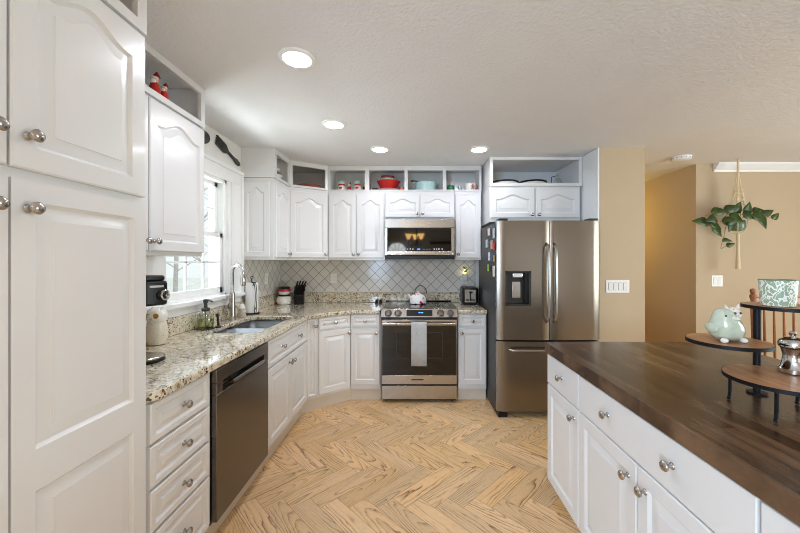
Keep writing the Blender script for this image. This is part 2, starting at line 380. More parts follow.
def thing(name, label, cat, loc=(0, 0, 0), rz=0.0, group=None):
    o = bpy.data.objects.new(name, None); COL.objects.link(o); o.empty_display_size = 0.1
    o.location = loc; o.rotation_euler = (0, 0, rz)
    return tag(o, label, cat, group)
def struct(o): return tag(o, kind='structure')
def catmull(pts, n=8):
    P = [Vector(p) for p in pts]; P = [P[0]*2-P[1]]+P+[P[-1]*2-P[-2]]; out = []
    for i in range(1, len(P)-2):
        for k in range(n):
            t = k/n; a, b, c, d = P[i-1:i+3]
            out.append(0.5*((2*b)+(c-a)*t+(2*a-5*b+4*c-d)*t*t+(3*b-a-3*c+d)*t**3))
    out.append(P[-2]); return out

# ------------------------------------------------------------------ room shell
CZ = 2.455; XL = -1.60; YB = 4.09
def herringbone():
    Wd, L = 0.115, 0.46
    bm = bmesh.new(); uv = bm.loops.layers.uv.new('UVMap'); cl = bm.loops.layers.float_color.new('rnd')
    c, s = math.cos(-PI/4), math.sin(-PI/4)
    X0, X1, Y0, Y1 = -1.62, 5.25, -3.8, 6.0
    for j in range(-16, 17):
        for i in range(-80, 81):
            ox, oy = i*Wd+j*L, i*Wd-j*L
            for kind in (0, 1):
                if kind == 0: q = [(ox, oy), (ox+L, oy), (ox+L, oy+Wd), (ox, oy+Wd)]; u = [(0, 0), (L, 0), (L, Wd), (0, Wd)]
                else: q = [(ox+L, oy+Wd-L), (ox+L+Wd, oy+Wd-L), (ox+L+Wd, oy+Wd), (ox+L, oy+Wd)]; u = [(0, 0), (0, Wd), (L, Wd), (L, 0)]
                w = [(x*c-y*s+0.28, x*s+y*c+2.599) for x, y in q]
                if max(p[0] for p in w) < X0 or min(p[0] for p in w) > X1 or max(p[1] for p in w) < Y0 or min(p[1] for p in w) > Y1: continue
                f = bm.faces.new([bm.verts.new((p[0], p[1], 0)) for p in w])
                rc = (random.random(), random.random(), random.random(), 1)
                for lp, uu in zip(f.loops, u): lp[uv].uv = uu; lp[cl] = rc
    for co, no in (((X0, 0, 0), (-1, 0, 0)), ((X1, 0, 0), (1, 0, 0)), ((0, Y0, 0), (0, -1, 0)), ((0, Y1, 0), (0, 1, 0))):
        g = bm.verts[:]+bm.edges[:]+bm.faces[:]
        bmesh.ops.bisect_plane(bm, geom=g, plane_co=co, plane_no=no, clear_outer=True)
    me = bpy.data.meshes.new('floor'); bm.to_mesh(me); bm.free(); me.materials.append(OAK)
    o = bpy.data.objects.new('floor', me); COL.objects.link(o); return struct(o)
herringbone()
struct(box('ceiling', CEIL, None, -1.75, 5.35, -3.8, 3.71, CZ, CZ+0.1))
struct(box('ceiling_hall', HCEIL, None, 1.62, 5.35, 3.711, 6.1, CZ, CZ+0.1))
struct(box('ceiling_back', CEIL, None, -1.75, 1.619, 3.711, 4.24, CZ, CZ+0.1))
WY0, WY1, WZ0, WZ1 = 2.16, 2.93, 1.12, 2.09
w = MB(); w.box(-1.75, XL, -3.8, WY0, 0, CZ); w.box(-1.75, XL, WY1, 4.24, 0, CZ); w.box(-1.75, XL, WY0, WY1, 0, WZ0); w.box(-1.75, XL, WY0, WY1, WZ1, CZ)
struct(w.build('wall_left', WALLW))
struct(box('wall_back', WALLW, None, XL, 1.70, YB, 4.24, 0, CZ))
# white return beside the refrigerator and beige end of the partition
struct(box('wall_partition', BEIGE, None, 1.715, 2.135, 3.17, 6.0, 0, CZ))
struct(box('trim_refrigerator_panel', TRIMW, None, 1.70, 1.7145, 3.172, 4.088, 0, CZ-0.002))
struct(box('wall_dining', BEIGE, None, 3.05, 5.2, 3.71, 6.0, 0, CZ))
struct(box('wall_hall_end', BEIGE, None, 1.7, 3.2, 6.0, 6.15, 0, CZ))
w = MB(); w.box(5.2, 5.35, -3.8, -0.6, 0, CZ); w.box(5.2, 5.35, 1.8, 3.71, 0, CZ); w.box(5.2, 5.35, -0.6, 1.8, 0, 0.6); w.box(5.2, 5.35, -0.6, 1.8, 2.2, CZ)
struct(w.build('wall_right', BEIGE))
w = MB(); w.box(-1.75, -1.001, -3.95, -3.8, 0, CZ); w.box(-0.099, 1.8, -3.95, -3.8, 0, CZ); w.box(-1.001, -0.099, -3.95, -3.8, 2.051, CZ); w.box(4.8, 5.35, -3.95, -3.8, 0, CZ); w.box(1.8, 4.8, -3.95, -3.8, 2.2, CZ)
struct(w.build('wall_rear', BEIGE))
# crown moulding on the dining wall
def crown(name, x0, x1, y):
    pr = [(0, 0), (0.012, 0), (0.018, 0.018), (0.03, 0.028), (0.062, 0.062), (0.07, 0.072), (0.07, 0.088), (0, 0.088)]
    m = MB(); n = len(pr)
    vs = [(x0-a*0.0, y-a, CZ-0.088+b) for a, b in pr]+[(x1, y-a, CZ-0.088+b) for a, b in pr]
    m.add(vs, [tuple(range(n)), tuple(range(2*n-1, n-1, -1))]+[(i, n+i, n+(i+1) % n, (i+1) % n) for i in range(n)])
    return struct(m.build(name, TRIMW, smooth=25))
crown('trim_crown', 3.235, 5.199, 3.709)
struct(box('baseboard_dining', TRIMW, None, 3.06, 5.19, 3.69, 3.709, 0, 0.1, bevel=0.004))

# ------------------------------------------------------------------ window over the sink
wr = bpy.data.objects.new('window_1', None); COL.objects.link(wr); struct(wr); wr.location = (XL, WY0, WZ0)
def P(*b): return b
def wl_(m, y0, y1, z0, z1, x0, x1): m.box(x0, x1, y0-WY0, y1-WY0, z0-WZ0, z1-WZ0)
m = MB()   # casing
wl_(m, WY1-0.01, 3.165, 1.10, WZ1, 0.0, 0.02); wl_(m, 1.98, WY0+0.01, 1.10, WZ1, 0.0, 0.02); wl_(m, 1.98, 3.165, WZ1-0.005, WZ1+0.115, 0.0, 0.022)
wl_(m, WY1+0.03, WY1+0.045, 1.10, WZ1, 0.02, 0.03); wl_(m, 3.135, 3.165, 1.10, WZ1+0.1, 0.02, 0.034); wl_(m, 1.98, 3.165, WZ1+0.095, WZ1+0.125, 0.02, 0.036); wl_(m, WY1-0.01, WY1+0.008, 1.12, WZ1, 0.02, 0.027)
m.build('window_casing', TRIMW, wr, 0.003)
m = MB(); wl_(m, WY0, WY0+0.03, WZ0, WZ1, -0.14, 0); wl_(m, WY1-0.03, WY1, WZ0, WZ1, -0.14, 0); wl_(m, WY0, WY1, WZ1-0.03, WZ1, -0.14, 0); wl_(m, WY0, WY1, WZ0, WZ0+0.02, -0.14, 0)
wl_(m, WY0+0.03, WY0+0.042, WZ0+0.02, WZ1-0.03, -0.013, -0.001); wl_(m, WY1-0.042, WY1-0.03, WZ0+0.02, WZ1-0.03, -0.013, -0.001)
m.build('window_jamb', TRIMW, wr, 0.002)
m = MB(); wl_(m, 1.96, 3.168, 1.09, 1.122, -0.03, 0.05); wl_(m, 2.0, 3.15, 1.032, 1.09, 0.0, 0.016)
m.build('window_sill', TRIMW, wr, 0.005)
def sash(name, z0, z1, xo, cut):
    m = MB(); y0, y1 = WY0+0.0305, WY1-0.0305; s = 0.045
    wl_(m, y0, y0+s, z0, z1, xo-0.015, xo+0.015); wl_(m, y1-s, y1, z0, z1, xo-0.015, xo+0.015)
    wl_(m, y0, y1, z0, z0+0.05, xo-0.015, xo+0.015); wl_(m, y0, y1, z1-0.035, z1, xo-0.015, xo+0.015)
    for k in (1, 2):
        yy = y0+s+(y1-y0-2*s)*k/3; wl_(m, yy-0.008, yy+0.008, z0+0.04, z1-0.03, xo-0.009, xo+0.009)
    zz = (z0+0.05+z1-0.035)/2; wl_(m, y0+s, y1-s, zz-0.008, zz+0.008, xo-0.009, xo+0.009)
    o = m.build(name, TRIMW, wr, 0.002)
    g = MB(); wl_(g, y0+s-0.005, y1-s+0.005, z0+0.045, z1-0.03, xo-0.002, xo+0.002); g.build('pane', PANE, o)
sash('lower_sash', 1.14, 1.635, -0.03, 0); sash('upper_sash', 1.60, 2.06, -0.075, 0)
# what stands outside the window
struct(box('ground_outside', GRASS, None, -40, -1.9, -20, 40, -0.6, -0.5))
def tree(x, y, h, r, label, seed):
    rnd = random.Random(seed); t = thing('bare_tree', label, 'tree', (x, y, -0.5), 0, 'bare trees outside the window')
    m = MB(); top = (rnd.uniform(-.3, .3), rnd.uniform(-.3, .3), h)
    m.tube(catmull([(0, 0, 0), (top[0]*.2, top[1]*.3, h*.4), top], 6), [r*(1-i/16) for i in range(13)], 8); m.build('trunk', BARK, t)
    b = MB()
    for k in range(16):
        z = h*rnd.uniform(.25, .95); a = rnd.uniform(0, 2*PI); L = h*rnd.uniform(.15, .35); s0 = (top[0]*.5*z/h, top[1]*.5*z/h, z)
        mid = (s0[0]+math.cos(a)*L*.5, s0[1]+math.sin(a)*L*.5, z+L*.35); end = (s0[0]+math.cos(a)*L, s0[1]+math.sin(a)*L, z+L*.8)
        b.tube([s0, mid, end], [r*.35, r*.2, r*.06], 5)
        for q in range(3):
            e2 = (mid[0]+rnd.uniform(-.5, .5), mid[1]+rnd.uniform(-.5, .5), mid[2]+rnd.uniform(.2, .8)); b.tube([mid, e2], [r*.12, r*.03], 4)
    b.build('branches', BARK, t)
for k, (x, y, h, r, lb) in enumerate(((-6.2, 8.9, 6, .05, 'slim bare tree just outside, seen in the rightmost window panes'), (-8, 13.0, 7, .07, 'bare tree outside behind the meeting rail of the sink window'), (-4.1, 7.2, 4, .04, 'bare tree outside nearest the faucet side of the window'), (-15, 21.5, 9, .1, 'tall bare tree far outside in the middle window panes'), (-10.5, 18.2, 7, .06, 'bare forked tree outside in the lower left window panes'))):
    tree(x, y, h, r, lb, 20+k)

# ------------------------------------------------------------------ cabinet parts
def panel(m, x0, x1, z0, z1, stile=0.055, arch=0.0, t=0.02, edge=0.004, raise_w=0.030, top=None):
    """door or drawer front with a raised panel; outward is -y, back at y=0"""
    N = 16
    px0, px1, pz0, pz1 = x0+stile, x1-stile, z0+stile, z1-(top or stile)
    def A(u): 
        if not arch: return 0.0
        a = min(1.0, abs(u)/0.86)
        return arch*0.5*(1+math.cos(PI*a))
    def loop(d, y):
        L = [(px0+d, y, pz0+d), (px1-d, y, pz0+d)]
        for k in range(N+1):
            u = 1-2*k/N; x = (px0+px1)/2+u*((px1-px0)/2-d); L.append((x, y, pz1-arch-d+A(u)))
        return L
    def rect(i, y):
        L = [(x0+i, y, z0+i), (x1-i, y, z0+i)]
        for k in range(N+1):
            u = 1-2*k/N; x = (x0+x1)/2+u*((x1-x0)/2-i); L.append((x, y, z1-i))
        return L
    loops = [rect(0, 0), rect(0, -t+edge), rect(edge, -t), loop(-0.001, -t), loop(0.004, -t+0.006), loop(0.009, -t+0.0095), loop(0.013, -t+0.0095), loop(0.013+raise_w, -t+0.0015), loop(0.0135+raise_w, -t+0.0003)]
    n = N+3; vs = [v for L in loops for v in L]; fs = []
    for j in range(len(loops)-1):
        for i in range(n):
            k = (i+1) % n; fs.append((j*n+i, j*n+k, (j+1)*n+k, (j+1)*n+i))
    b = (len(loops)-1)*n
    # close the field with quads fanned between the bottom edge and the top curve
    fs.append(tuple(range(b, b+n)))
    fs.append(tuple(range(n-1, -1, -1)))
    m.add(vs, fs)
def slab(m, x0, x1, z0, z1, t=0.02): m.box(x0, x1, -t, 0, z0, z1)
def knob(parent, x, z, y=-0.02, s=1.0):
    m = MB(); m.lathe([(0.011*s, 0), (0.010*s, 0.003), (0.006*s, 0.006), (0.0055*s, 0.014), (0.010*s, 0.018), (0.0155*s, 0.022), (0.0165*s, 0.027), (0.013*s, 0.032), (0.006*s, 0.0345), (0.001, 0.035)], (x, y, z), (0, -1, 0), 18)
    return m.build('knob', NICKEL, parent)
def fronts(root, F):
    for f in F:
        k, x0, x1, z0, z1 = f[:5]; kn = f[5] if len(f) > 5 else []; opt = f[6] if len(f) > 6 else {}
        m = MB()
        if k == 'door': panel(m, x0, x1, z0, z1, opt.get('stile', 0.055)); nm = 'door'
        elif k == 'arch': panel(m, x0, x1, z0, z1, opt.get('stile', 0.05), opt.get('arch', 0.048), top=opt.get('top', 0.066)); nm = 'door'
        elif k == 'two':
            zs = opt['split']; panel(m, x0, x1, zs, z1, 0.055, edge=0.0); panel(m, x0, x1, z0, zs, 0.055, edge=0.0); nm = 'door'
        elif k == 'drawer': panel(m, x0, x1, z0, z1, 0.026, raise_w=0.022); nm = 'drawer'
        elif k == 'slab': slab(m, x0, x1, z0, z1); nm = 'drawer'
        elif k == 'strip': panel(m, x0, x1, z0, z1, 0.022, raise_w=0.012); nm = 'filler_panel'
        o = m.build(nm, WHITE, root, 0.003 if k == 'slab' else 0.0, smooth=22)
        for (kx, kz) in kn: knob(o, kx, kz)
TOE = 0.12; BT = 0.874
def base(label, x, y, rz, Wd, D, F, toe=0.03, group='white base cabinets', low=None, name='base_cabinet', tz=TOE):
    r = thing(name, label, 'cabinet', (x, y, 0), rz, group)
    m = MB()
    if low is None: m.box(0, Wd, 0, D, tz, BT)
    else:
        m.box(0, Wd, 0, D, tz, low); m.box(0, Wd, 0, 0.02, low, BT); m.box(0, 0.018, 0.02, D, low, BT); m.box(Wd-0.018, Wd, 0.02, D, low, BT)
    m.build('body', WHITE, r, 0.001)
    box('toe_kick', TOEM, r, 0, Wd, toe, D, 0, tz)
    fronts(r, F); return r
R90 = PI/2; FX = -0.997
# pantry
r = thing('pantry_cabinet', 'tall white pantry cabinet filling the left foreground', 'cabinet', (FX, -0.02, 0), R90)
m = MB(); m.box(0, 1.275, 0, 0.598, 0.1, 2.232); m.build('body', WHITE, r, 0.001); box('toe_kick', WHITE, r, 0, 1.275, 0.05, 0.598, 0, 0.1)
o0 = 0.02
fronts(r, [('arch', o0+0.832, o0+1.25, 1.633, 2.216, [(o0+0.868, 1.718)], {'arch': 0.045, 'stile': 0.06, 'top': 0.058}), ('two', o0+0.832, o0+1.25, 0.12, 1.606, [(o0+0.868, 1.535)], {'split': 0.86}),
           ('arch', o0+0.408, o0+0.826, 1.633, 2.216, [(o0+0.79, 1.718)], {'arch': 0.045, 'stile': 0.06, 'top': 0.058}), ('two', o0+0.408, o0+0.826, 0.12, 1.606, [(o0+0.79, 1.535)], {'split': 0.86})])
# left run
base('white four-drawer base cabinet between the pantry and dishwasher', FX, 1.256, R90, 0.419, 0.598,
     [('drawer', 0.018, 0.385, 0.718, 0.868, [(0.2, 0.795)]), ('drawer', 0.018, 0.385, 0.550, 0.706, [(0.2, 0.63)]), ('drawer', 0.018, 0.385, 0.384, 0.538, [(0.2, 0.46)]), ('drawer', 0.018, 0.385, 0.135, 0.372, [(0.2, 0.255)])], name='drawer_cabinet')
base('white sink base cabinet with two doors, right of the dishwasher', FX, 2.29, R90, 0.858, 0.598,
     [('drawer', 0.012, 0.846, 0.680, 0.866, [(0.25, 0.775), (0.61, 0.775)]), ('door', 0.012, 0.426, 0.135, 0.668, [(0.392, 0.61)]), ('door', 0.432, 0.846, 0.135, 0.668, [(0.466, 0.61)])], low=0.64)
# angled corner base cabinet
A0 = Vector((-0.997, 3.15)); A1 = Vector((-0.912, 3.225)); A2 = Vector((-0.642, 3.45))
r = thing('corner_base_cabinet', 'white angled corner base cabinet in the back left corner', 'cabinet', (A1.x, A1.y, 0), math.atan2(A2.y-A1.y, A2.x-A1.x), 'white base cabinets')
inv = (Matrix.Translation((A1.x, A1.y, 0)) @ Matrix.Rotation(r.rotation_euler.z, 4, 'Z')).inverted()
def loc2(m): return m.xf(inv)
m = MB().prism([A0, A1, A2, (-0.642, 4.088), (-1.598, 4.088), (-1.598, 3.15)], TOE, BT); loc2(m).build('body', WHITE, r)
m = MB().prism([(A0.x-0.03, 3.15), (A1.x-0.018, A1.y+0.03), (A2.x, A2.y+0.03), (-0.642, 4.088), (-1.598, 4.088), (-1.598, 3.15)], 0, TOE); loc2(m).build('toe_kick', TOEM, r)
Ld = (A2-A1).length
fronts(r, [('drawer', 0.012, Ld-0.008, 0.755, 0.866, [(Ld/2, 0.812)]), ('door', 0.012, Ld-0.008, 0.145, 0.738, [(Ld-0.03, 0.69)])])
fa = math.atan2(A1.y-A0.y, A1.x-A0.x); m = MB(); fl = (A1-A0).length; panel(m, 0.006, fl-0.012, 0.145, 0.866, 0.02, raise_w=0.01)
k0 = len(m.v); m.xf(Matrix.Translation((A0.x, A0.y, 0)) @ Matrix.Rotation(fa, 4, 'Z')); loc2(m); fp = m.build('filler_panel', WHITE, r, smooth=22)
km = MB().lathe([(0.011, 0), (0.006, 0.006), (0.0055, 0.014), (0.0155, 0.022), (0.0165, 0.027), (0.006, 0.0345), (0.001, 0.035)], (fl-0.03, -0.02, 0.80), (0, -1, 0), 16)
km.xf(Matrix.Translation((A0.x, A0.y, 0)) @ Matrix.Rotation(fa, 4, 'Z')); loc2(km); km.build('knob', NICKEL, fp)
base('narrow white base cabinet left of the range', -0.64, 3.45, 0, 0.304, 0.638,
     [('drawer', 0.008, 0.296, 0.745, 0.866, [(0.152, 0.806)]), ('door', 0.008, 0.296, 0.165, 0.728, [(0.265, 0.685)], {'stile': 0.05})])
base('narrow white base cabinet between range and refrigerator', 0.442, 3.45, 0, 0.286, 0.638,
     [('drawer', 0.008, 0.278, 0.745, 0.866, [(0.143, 0.806)]), ('door', 0.008, 0.278, 0.165, 0.728, [(0.035, 0.685)], {'stile': 0.05})])

# ------------------------------------------------------------------ granite worktops
def flat_with_hole(name, outer, holes, z0, z1, mat, parent, bevel):
    bm = bmesh.new()
    for z in (z1,):
        for lp in [outer]+holes:
            vs = [bm.verts.new((p[0], p[1], z)) for p in lp]
            for i in range(len(vs)): bm.edges.new((vs[i], vs[(i+1) % len(vs)]))
    bmesh.ops.triangle_fill(bm, use_beauty=True, use_dissolve=True, edges=bm.edges[:])
    r = bmesh.ops.extrude_face_region(bm, geom=bm.faces[:])
    bmesh.ops.translate(bm, verts=[v for v in r['geom'] if isinstance(v, bmesh.types.BMVert)], vec=(0, 0, z0-z1))
    bmesh.ops.recalc_face_normals(bm, faces=bm.faces)
    me = bpy.data.meshes.new(name); bm.to_mesh(me); bm.free(); me.materials.append(mat)
    me.polygons.foreach_set('use_smooth', [True]*len(me.polygons)); me.set_sharp_from_angle(angle=math.radians(40))
    o = bpy.data.objects.new(name, me); COL.objects.link(o); o.parent = parent
    if bevel:
        b = o.modifiers.new('bevel', 'BEVEL'); b.width = bevel; b.segments = 4; b.limit_method = 'ANGLE'; b.angle_limit = math.radians(50)
    return o
def rrect(x0, x1, y0, y1, r, n=6):
    P = []
    for cx, cy, a in ((x1-r, y0+r, -PI/2), (x1-r, y1-r, 0), (x0+r, y1-r, PI/2), (x0+r, y0+r, PI)):
        for k in range(n+1): t = a+PI/2*k/n; P.append((cx+r*math.cos(t), cy+r*math.sin(t)))
    return P
SX0, SX1, SY0, SYM, SY1 = -1.45, -1.07, 2.33, 2.70, 3.06
HOLE = rrect(SX0, SX1, SY0, SY1, 0.06)
CT = 0.914
rt = thing('granite_worktop', 'L-shaped beige granite worktop around the sink, with backsplash strip', 'worktop', (-1.2, 2.5, CT-0.038), 0)
curve = catmull([(-0.957, 2.98, 0), (-0.945, 3.08, 0), (-0.89, 3.19, 0), (-0.78, 3.29, 0), (-0.66, 3.385, 0), (-0.56, 3.412, 0), (-0.45, 3.415, 0)], 4)
outer = [(-1.598, 1.262), (-1.0, 1.262), (-0.975, 1.27), (-0.96, 1.295), (-0.957, 1.33), (-0.957, 2.2)]+[(p.x, p.y) for p in curve]+[(-0.336, 3.415), (-0.336, 4.088), (-1.598, 4.088)]
sh = Matrix.Translation((1.2, -2.5, -(CT-0.038)))
def rel(pts): return [(p[0]+1.2, p[1]-2.5) for p in pts]
flat_with_hole('slab', rel(outer), [rel(HOLE)], 0, 0.038, GRAN, rt, 0.009)
m = MB(); m.box(-1.599, -1.578, 1.262, 4.088, CT+0.0005, 1.031); m.box(-1.578, 0.733, 4.068, 4.0885, CT+0.0005, 1.034); m.xf(sh).build('backsplash_strip', GRAN, rt, 0.004)
rt2 = thing('granite_worktop', 'short beige granite worktop between range and refrigerator, under the toaster', 'worktop', (0.59, 3.75, CT-0.038), 0)
flat_with_hole('slab', [(p[0]-0.59, p[1]-3.75) for p in ((0.438, 3.415), (0.731, 3.415), (0.731, 4.067), (0.438, 4.067))], [], 0, 0.038, GRAN, rt2, 0.009)
# tiled splashback
sb = MB().box(-1.599, 0.735, 4.080, 4.0895, 1.036, 1.43).build('wall_backsplash', TILEB); struct(sb)
sb2 = MB().box(-1.5995, -1.590, 3.185, 4.080, 1.033, 1.43).build('wall_backsplash_side', TILEL); struct(sb2)
struct(MB().box(-1.589, 0.735, 4.0765, 4.0798, 1.036, 1.052).build('trim_tile_liner', plain('liner_tile', (214, 214, 212), 0.2)))

# sink
rs = thing('double_sink', 'stainless steel double bowl undermount sink below the window', 'sink', (-1.26, 2.7, 0.68), 0)
def bowl(x0, x1, y0, y1):
    m = MB(); n = 0; zt, zb = 0.874, 0.70
    loops = [(rrect(x0, x1, y0, y1, 0.06), zt), (rrect(x0+0.006, x1-0.006, y0+0.006, y1-0.006, 0.06), zb+0.04), (rrect(x0+0.025, x1-0.025, y0+0.025, y1-0.025, 0.05), zb+0.006), (rrect(x0+0.05, x1-0.05, y0+0.05, y1-0.05, 0.04), zb)]
    vs = []; fs = []; k = len(loops[0][0])
    for L, z in loops: vs += [(p[0], p[1], z) for p in L]
    for j in range(3):
        for i in range(k): q = (i+1) % k; fs.append((j*k+i, j*k+q, (j+1)*k+q, (j+1)*k+i))
    fs.append(tuple(range(3*k, 4*k))); m.add(vs, fs); m.xf(Matrix.Translation((1.26, -2.7, -0.68)))
    o = m.build('bowl', SINKM, rs, recalc=False, smooth=60)
    so = o.modifiers.new('thick', 'SOLIDIFY'); so.thickness = 0.003; so.offset = -1
    d = MB().lathe([(0.04, 0), (0.042, 0.003), (0.03, 0.004), (0.0, 0.002)], ((x0+x1)/2+1.26, (y0+y1)/2-2.7, zb-0.68+0.0005), (0, 0, 1), 20); d.build('drain', CHROME, o)
bowl(SX0-0.004, SX1+0.004, SY0-0.004, SYM-0.012); bowl(SX0-0.004, SX1+0.004, SYM+0.012, SY1+0.004)
m = MB().box(SX0+0.004, SX1-0.004, SYM-0.012, SYM+0.012, 0.85, 0.872); m.xf(Matrix.Translation((1.26, -2.7, -0.68))); m.build('divider', SINKM, rs, 0.004)
# faucet
rf = thing('kitchen_faucet', 'tall steel gooseneck faucet behind the sink', 'faucet', (-1.51, 2.85, CT+0.0005), -0.35)
MB().lathe([(0.031, 0), (0.031, 0.006), (0.026, 0.014), (0.022, 0.05), (0.021, 0.21), (0.018, 0.23)], (0, 0, 0), (0, 0, 1), 24).build('body', NICKEL, rf)
arc = [(0, 0, 0.22), (0, 0, 0.40)]+[(0.056-0.056*math.cos(t), 0, 0.40+0.056*math.sin(t)) for t in [PI*k/12 for k in range(1, 13)]]+[(0.113, 0, 0.38)]
MB().tube(arc, 0.014, 14).build('gooseneck', CHROME, rf)
MB().lathe([(0.015, 0), (0.019, 0.02), (0.021, 0.09), (0.017, 0.10)], (0.113, 0, 0.385), (0.05, 0, -1), 18).build('spray_head', CHROME, rf)
m = MB(); m.cyl((0, 0, 0.10), (0.0, -0.045, 0.105), 0.011); m.tube([(0, -0.045, 0.105), (0.02, -0.06, 0.12), (0.05, -0.075, 0.15)], [0.008, 0.007, 0.005], 10); m.build('lever', NICKEL, rf)

# ------------------------------------------------------------------ dishwasher
rd = thing('dishwasher', 'built-in stainless steel dishwasher under the granite worktop', 'dishwasher', (FX, 1.68, 0), R90)
box('body', DGREY, rd, 0.004, 0.602, 0.005, 0.57, 0.1, 0.868)
m = MB(); m.box(0.005, 0.601, -0.028, 0.004, 0.115, 0.742); m.build('door', DSTEEL, rd, 0.004, 3)
m = MB(); m.box(0.005, 0.601, -0.028, 0.004, 0.800, 0.866); m.box(0.005, 0.06, -0.028, 0.004, 0.7425, 0.7995); m.box(0.545, 0.601, -0.028, 0.004, 0.7425, 0.7995); m.box(0.06, 0.545, -0.004, 0.004, 0.7425, 0.7995)
cp = m.build('control_panel', DSTEEL, rd, 0.003)
MB().tube([(0.155, -0.024, 0.758), (0.54, -0.024, 0.758)], 0.011, 12).build('handle', STEEL, rd)
m = MB(); m.box(0.155, 0.54, -0.0055, -0.004, 0.772, 0.797); m.box(0.065, 0.14, -0.012, -0.004, 0.772, 0.782); m.box(0.065, 0.14, -0.012, -0.004, 0.752, 0.762); m.build('vent', BLACK, cp)
box('toe_kick', TOEM, rd, 0, 0.606, 0.03, 0.56, 0, 0.099)

# ------------------------------------------------------------------ wall cabinets
UZ0, UZ1 = 1.415, 2.175
def upper(label, x, y, rz, Wd, D, F, z0=UZ0, z1=UZ1, group='white wall cabinets', name='wall_cabinet', extra=None):
    r = thing(name, label, 'cabinet', (x, y, z0), rz, group)
    m = MB().box(0, Wd, 0, D, 0, z1-z0); m.build('body', WHITE, r, 0.001)
    F2 = [(f[0], f[1], f[2], f[3]-z0, f[4]-z0, [(a, b-z0) for a, b in f[5]], f[6] if len(f) > 6 else {}) for f in F]
    fronts(r, F2); return r
UD = 0.31
upper('white wall cabinet with arched doors above the owl jar, left of the window', -1.30, 1.258, R90, 0.85, 0.298,
      [('arch', 0.012, 0.397, 1.452, 2.2, [(0.372, 1.50)]), ('arch', 0.405, 0.84, 1.452, 2.2, [(0.432, 1.50)], {'arch': 0.05})], 1.43, 2.215)
ru = upper('white wall cabinet with arched end panel, right of the window', -1.30, 3.178, R90, 0.372, 0.298,
      [('arch', 0.012, 0.366, 1.44, 2.138, [(0.325, 1.478)], {'arch': 0.045})])
# decorative end panel facing the camera: built in world then brought into the cabinet's frame
m = MB(); panel(m, -1.588, -1.335, 1.44-UZ0, 2.138-UZ0, 0.05, 0.05, t=0.012)
m.xf(Matrix.Translation((0, 3.1775, 0))); m.xf((Matrix.Translation((-1.30, 3.178, 0)) @ Matrix.Rotation(R90, 4, 'Z')).inverted()); m.build('end_panel', WHITE, ru, smooth=22)
B1 = Vector((-1.298, 3.552)); B2 = Vector((-0.945, 3.778))
rc = thing('corner_wall_cabinet', 'white angled wall cabinet in the back left corner', 'cabinet', (B1.x, B1.y, UZ0), math.atan2(B2.y-B1.y, B2.x-B1.x), 'white wall cabinets')
invc = (Matrix.Translation((B1.x, B1.y, 0)) @ Matrix.Rotation(rc.rotation_euler.z, 4, 'Z')).inverted()
m = MB().prism([B1, B2, (-0.945, 4.079), (-1.589, 4.079), (-1.589, 3.552)], 0, UZ1-UZ0); m.xf(invc).build('body', WHITE, rc)
Lc = (B2-B1).length
fronts(rc, [('arch', 0.010, Lc-0.012, 1.44-UZ0, 2.138-UZ0, [(Lc-0.04, 1.478-UZ0)], {'arch': 0.055})])
UY = 3.78
upper('white two-door wall cabinet left of the microwave', -0.943, UY, 0, 0.622, 0.298,
      [('arch', 0.008, 0.305, 1.44, 2.138, [(0.28, 1.478)]), ('arch', 0.312, 0.614, 1.44, 2.138, [(0.337, 1.478)])])
upper('short white two-door wall cabinet above the microwave', -0.319, UY, 0, 0.766, 0.298,
      [('arch', 0.008, 0.38, 1.885, 2.138, [(0.352, 1.925)], {'arch': 0.042, 'stile': 0.045, 'top': 0.05}), ('arch', 0.387, 0.758, 1.885, 2.138, [(0.415, 1.925)], {'arch': 0.042, 'stile': 0.045, 'top': 0.05})], 1.862, UZ1)
upper('white single-door wall cabinet above the toaster', 0.449, UY, 0, 0.292, 0.298,
      [('arch', 0.010, 0.282, 1.44, 2.138, [(0.035, 1.478)])])
upper('white two-door cabinet above the refrigerator', 0.765, 3.47, 0, 0.915, 0.60,
      [('arch', 0.012, 0.445, 1.84, 2.14, [(0.42, 1.87)], {'arch': 0.045}), ('arch', 0.465, 0.90, 1.84, 2.14, [(0.49, 1.87)], {'arch': 0.045})], 1.80, 2.16)
# open display cubbies up to the ceiling
def cubby(label, x, y, rz, Lg, D, z0, openings, oz0, oz1, name='display_cubby', inner=None):
    r = MB(); zt = CZ-0.002; h = zt-z0; a, b = oz0-z0, oz1-z0
    r.box(0, Lg, 0, 0.02, 0, a); r.box(0, Lg, 0, 0.02, b, h)
    xs = [0]+[q for o in openings for q in o]+[Lg]
    for i in range(0, len(xs), 2): r.box(xs[i], xs[i+1], 0, 0.02, a, b)
    r.box(0, Lg, 0.02, D, 0, a); r.box(0, Lg, D-0.012, D, a, h)
    for i in range(0, len(xs), 2):
        c = (xs[i]+xs[i+1])/2
        if i == 0: c0, c1 = 0, min(0.018, xs[1])
        elif i == len(xs)-2: c0, c1 = max(xs[i], Lg-0.018), Lg
        else: c0, c1 = c-0.009, c+0.009
        r.box(c0, c1, 0.02, D-0.012, a, h)
    o = r.build(name, WHITE); o.location = (x, y, z0); o.rotation_euler = (0, 0, rz)
    return tag(o, label, 'shelf', 'open white display cubbies under the ceiling')
cubby('open white cubby on top of the pantry cabinet', -0.985, -0.02, R90, 1.285, 0.61, 2.234, [(0.42, 0.82), (0.86, 1.243)], 2.272, 2.41)
cubby('open white cubby holding red figurines, left of the window', -1.285, 1.272, R90, 0.838, 0.312, 2.217, [(0.03, 0.33), (0.36, 0.80)], 2.247, 2.415)
cu = cubby('open white cubby with stacked dishes, right of the window', -1.285, 3.166, R90, 0.38, 0.312, UZ1+0.002, [(0.05, 0.345)], 2.20, 2.405)
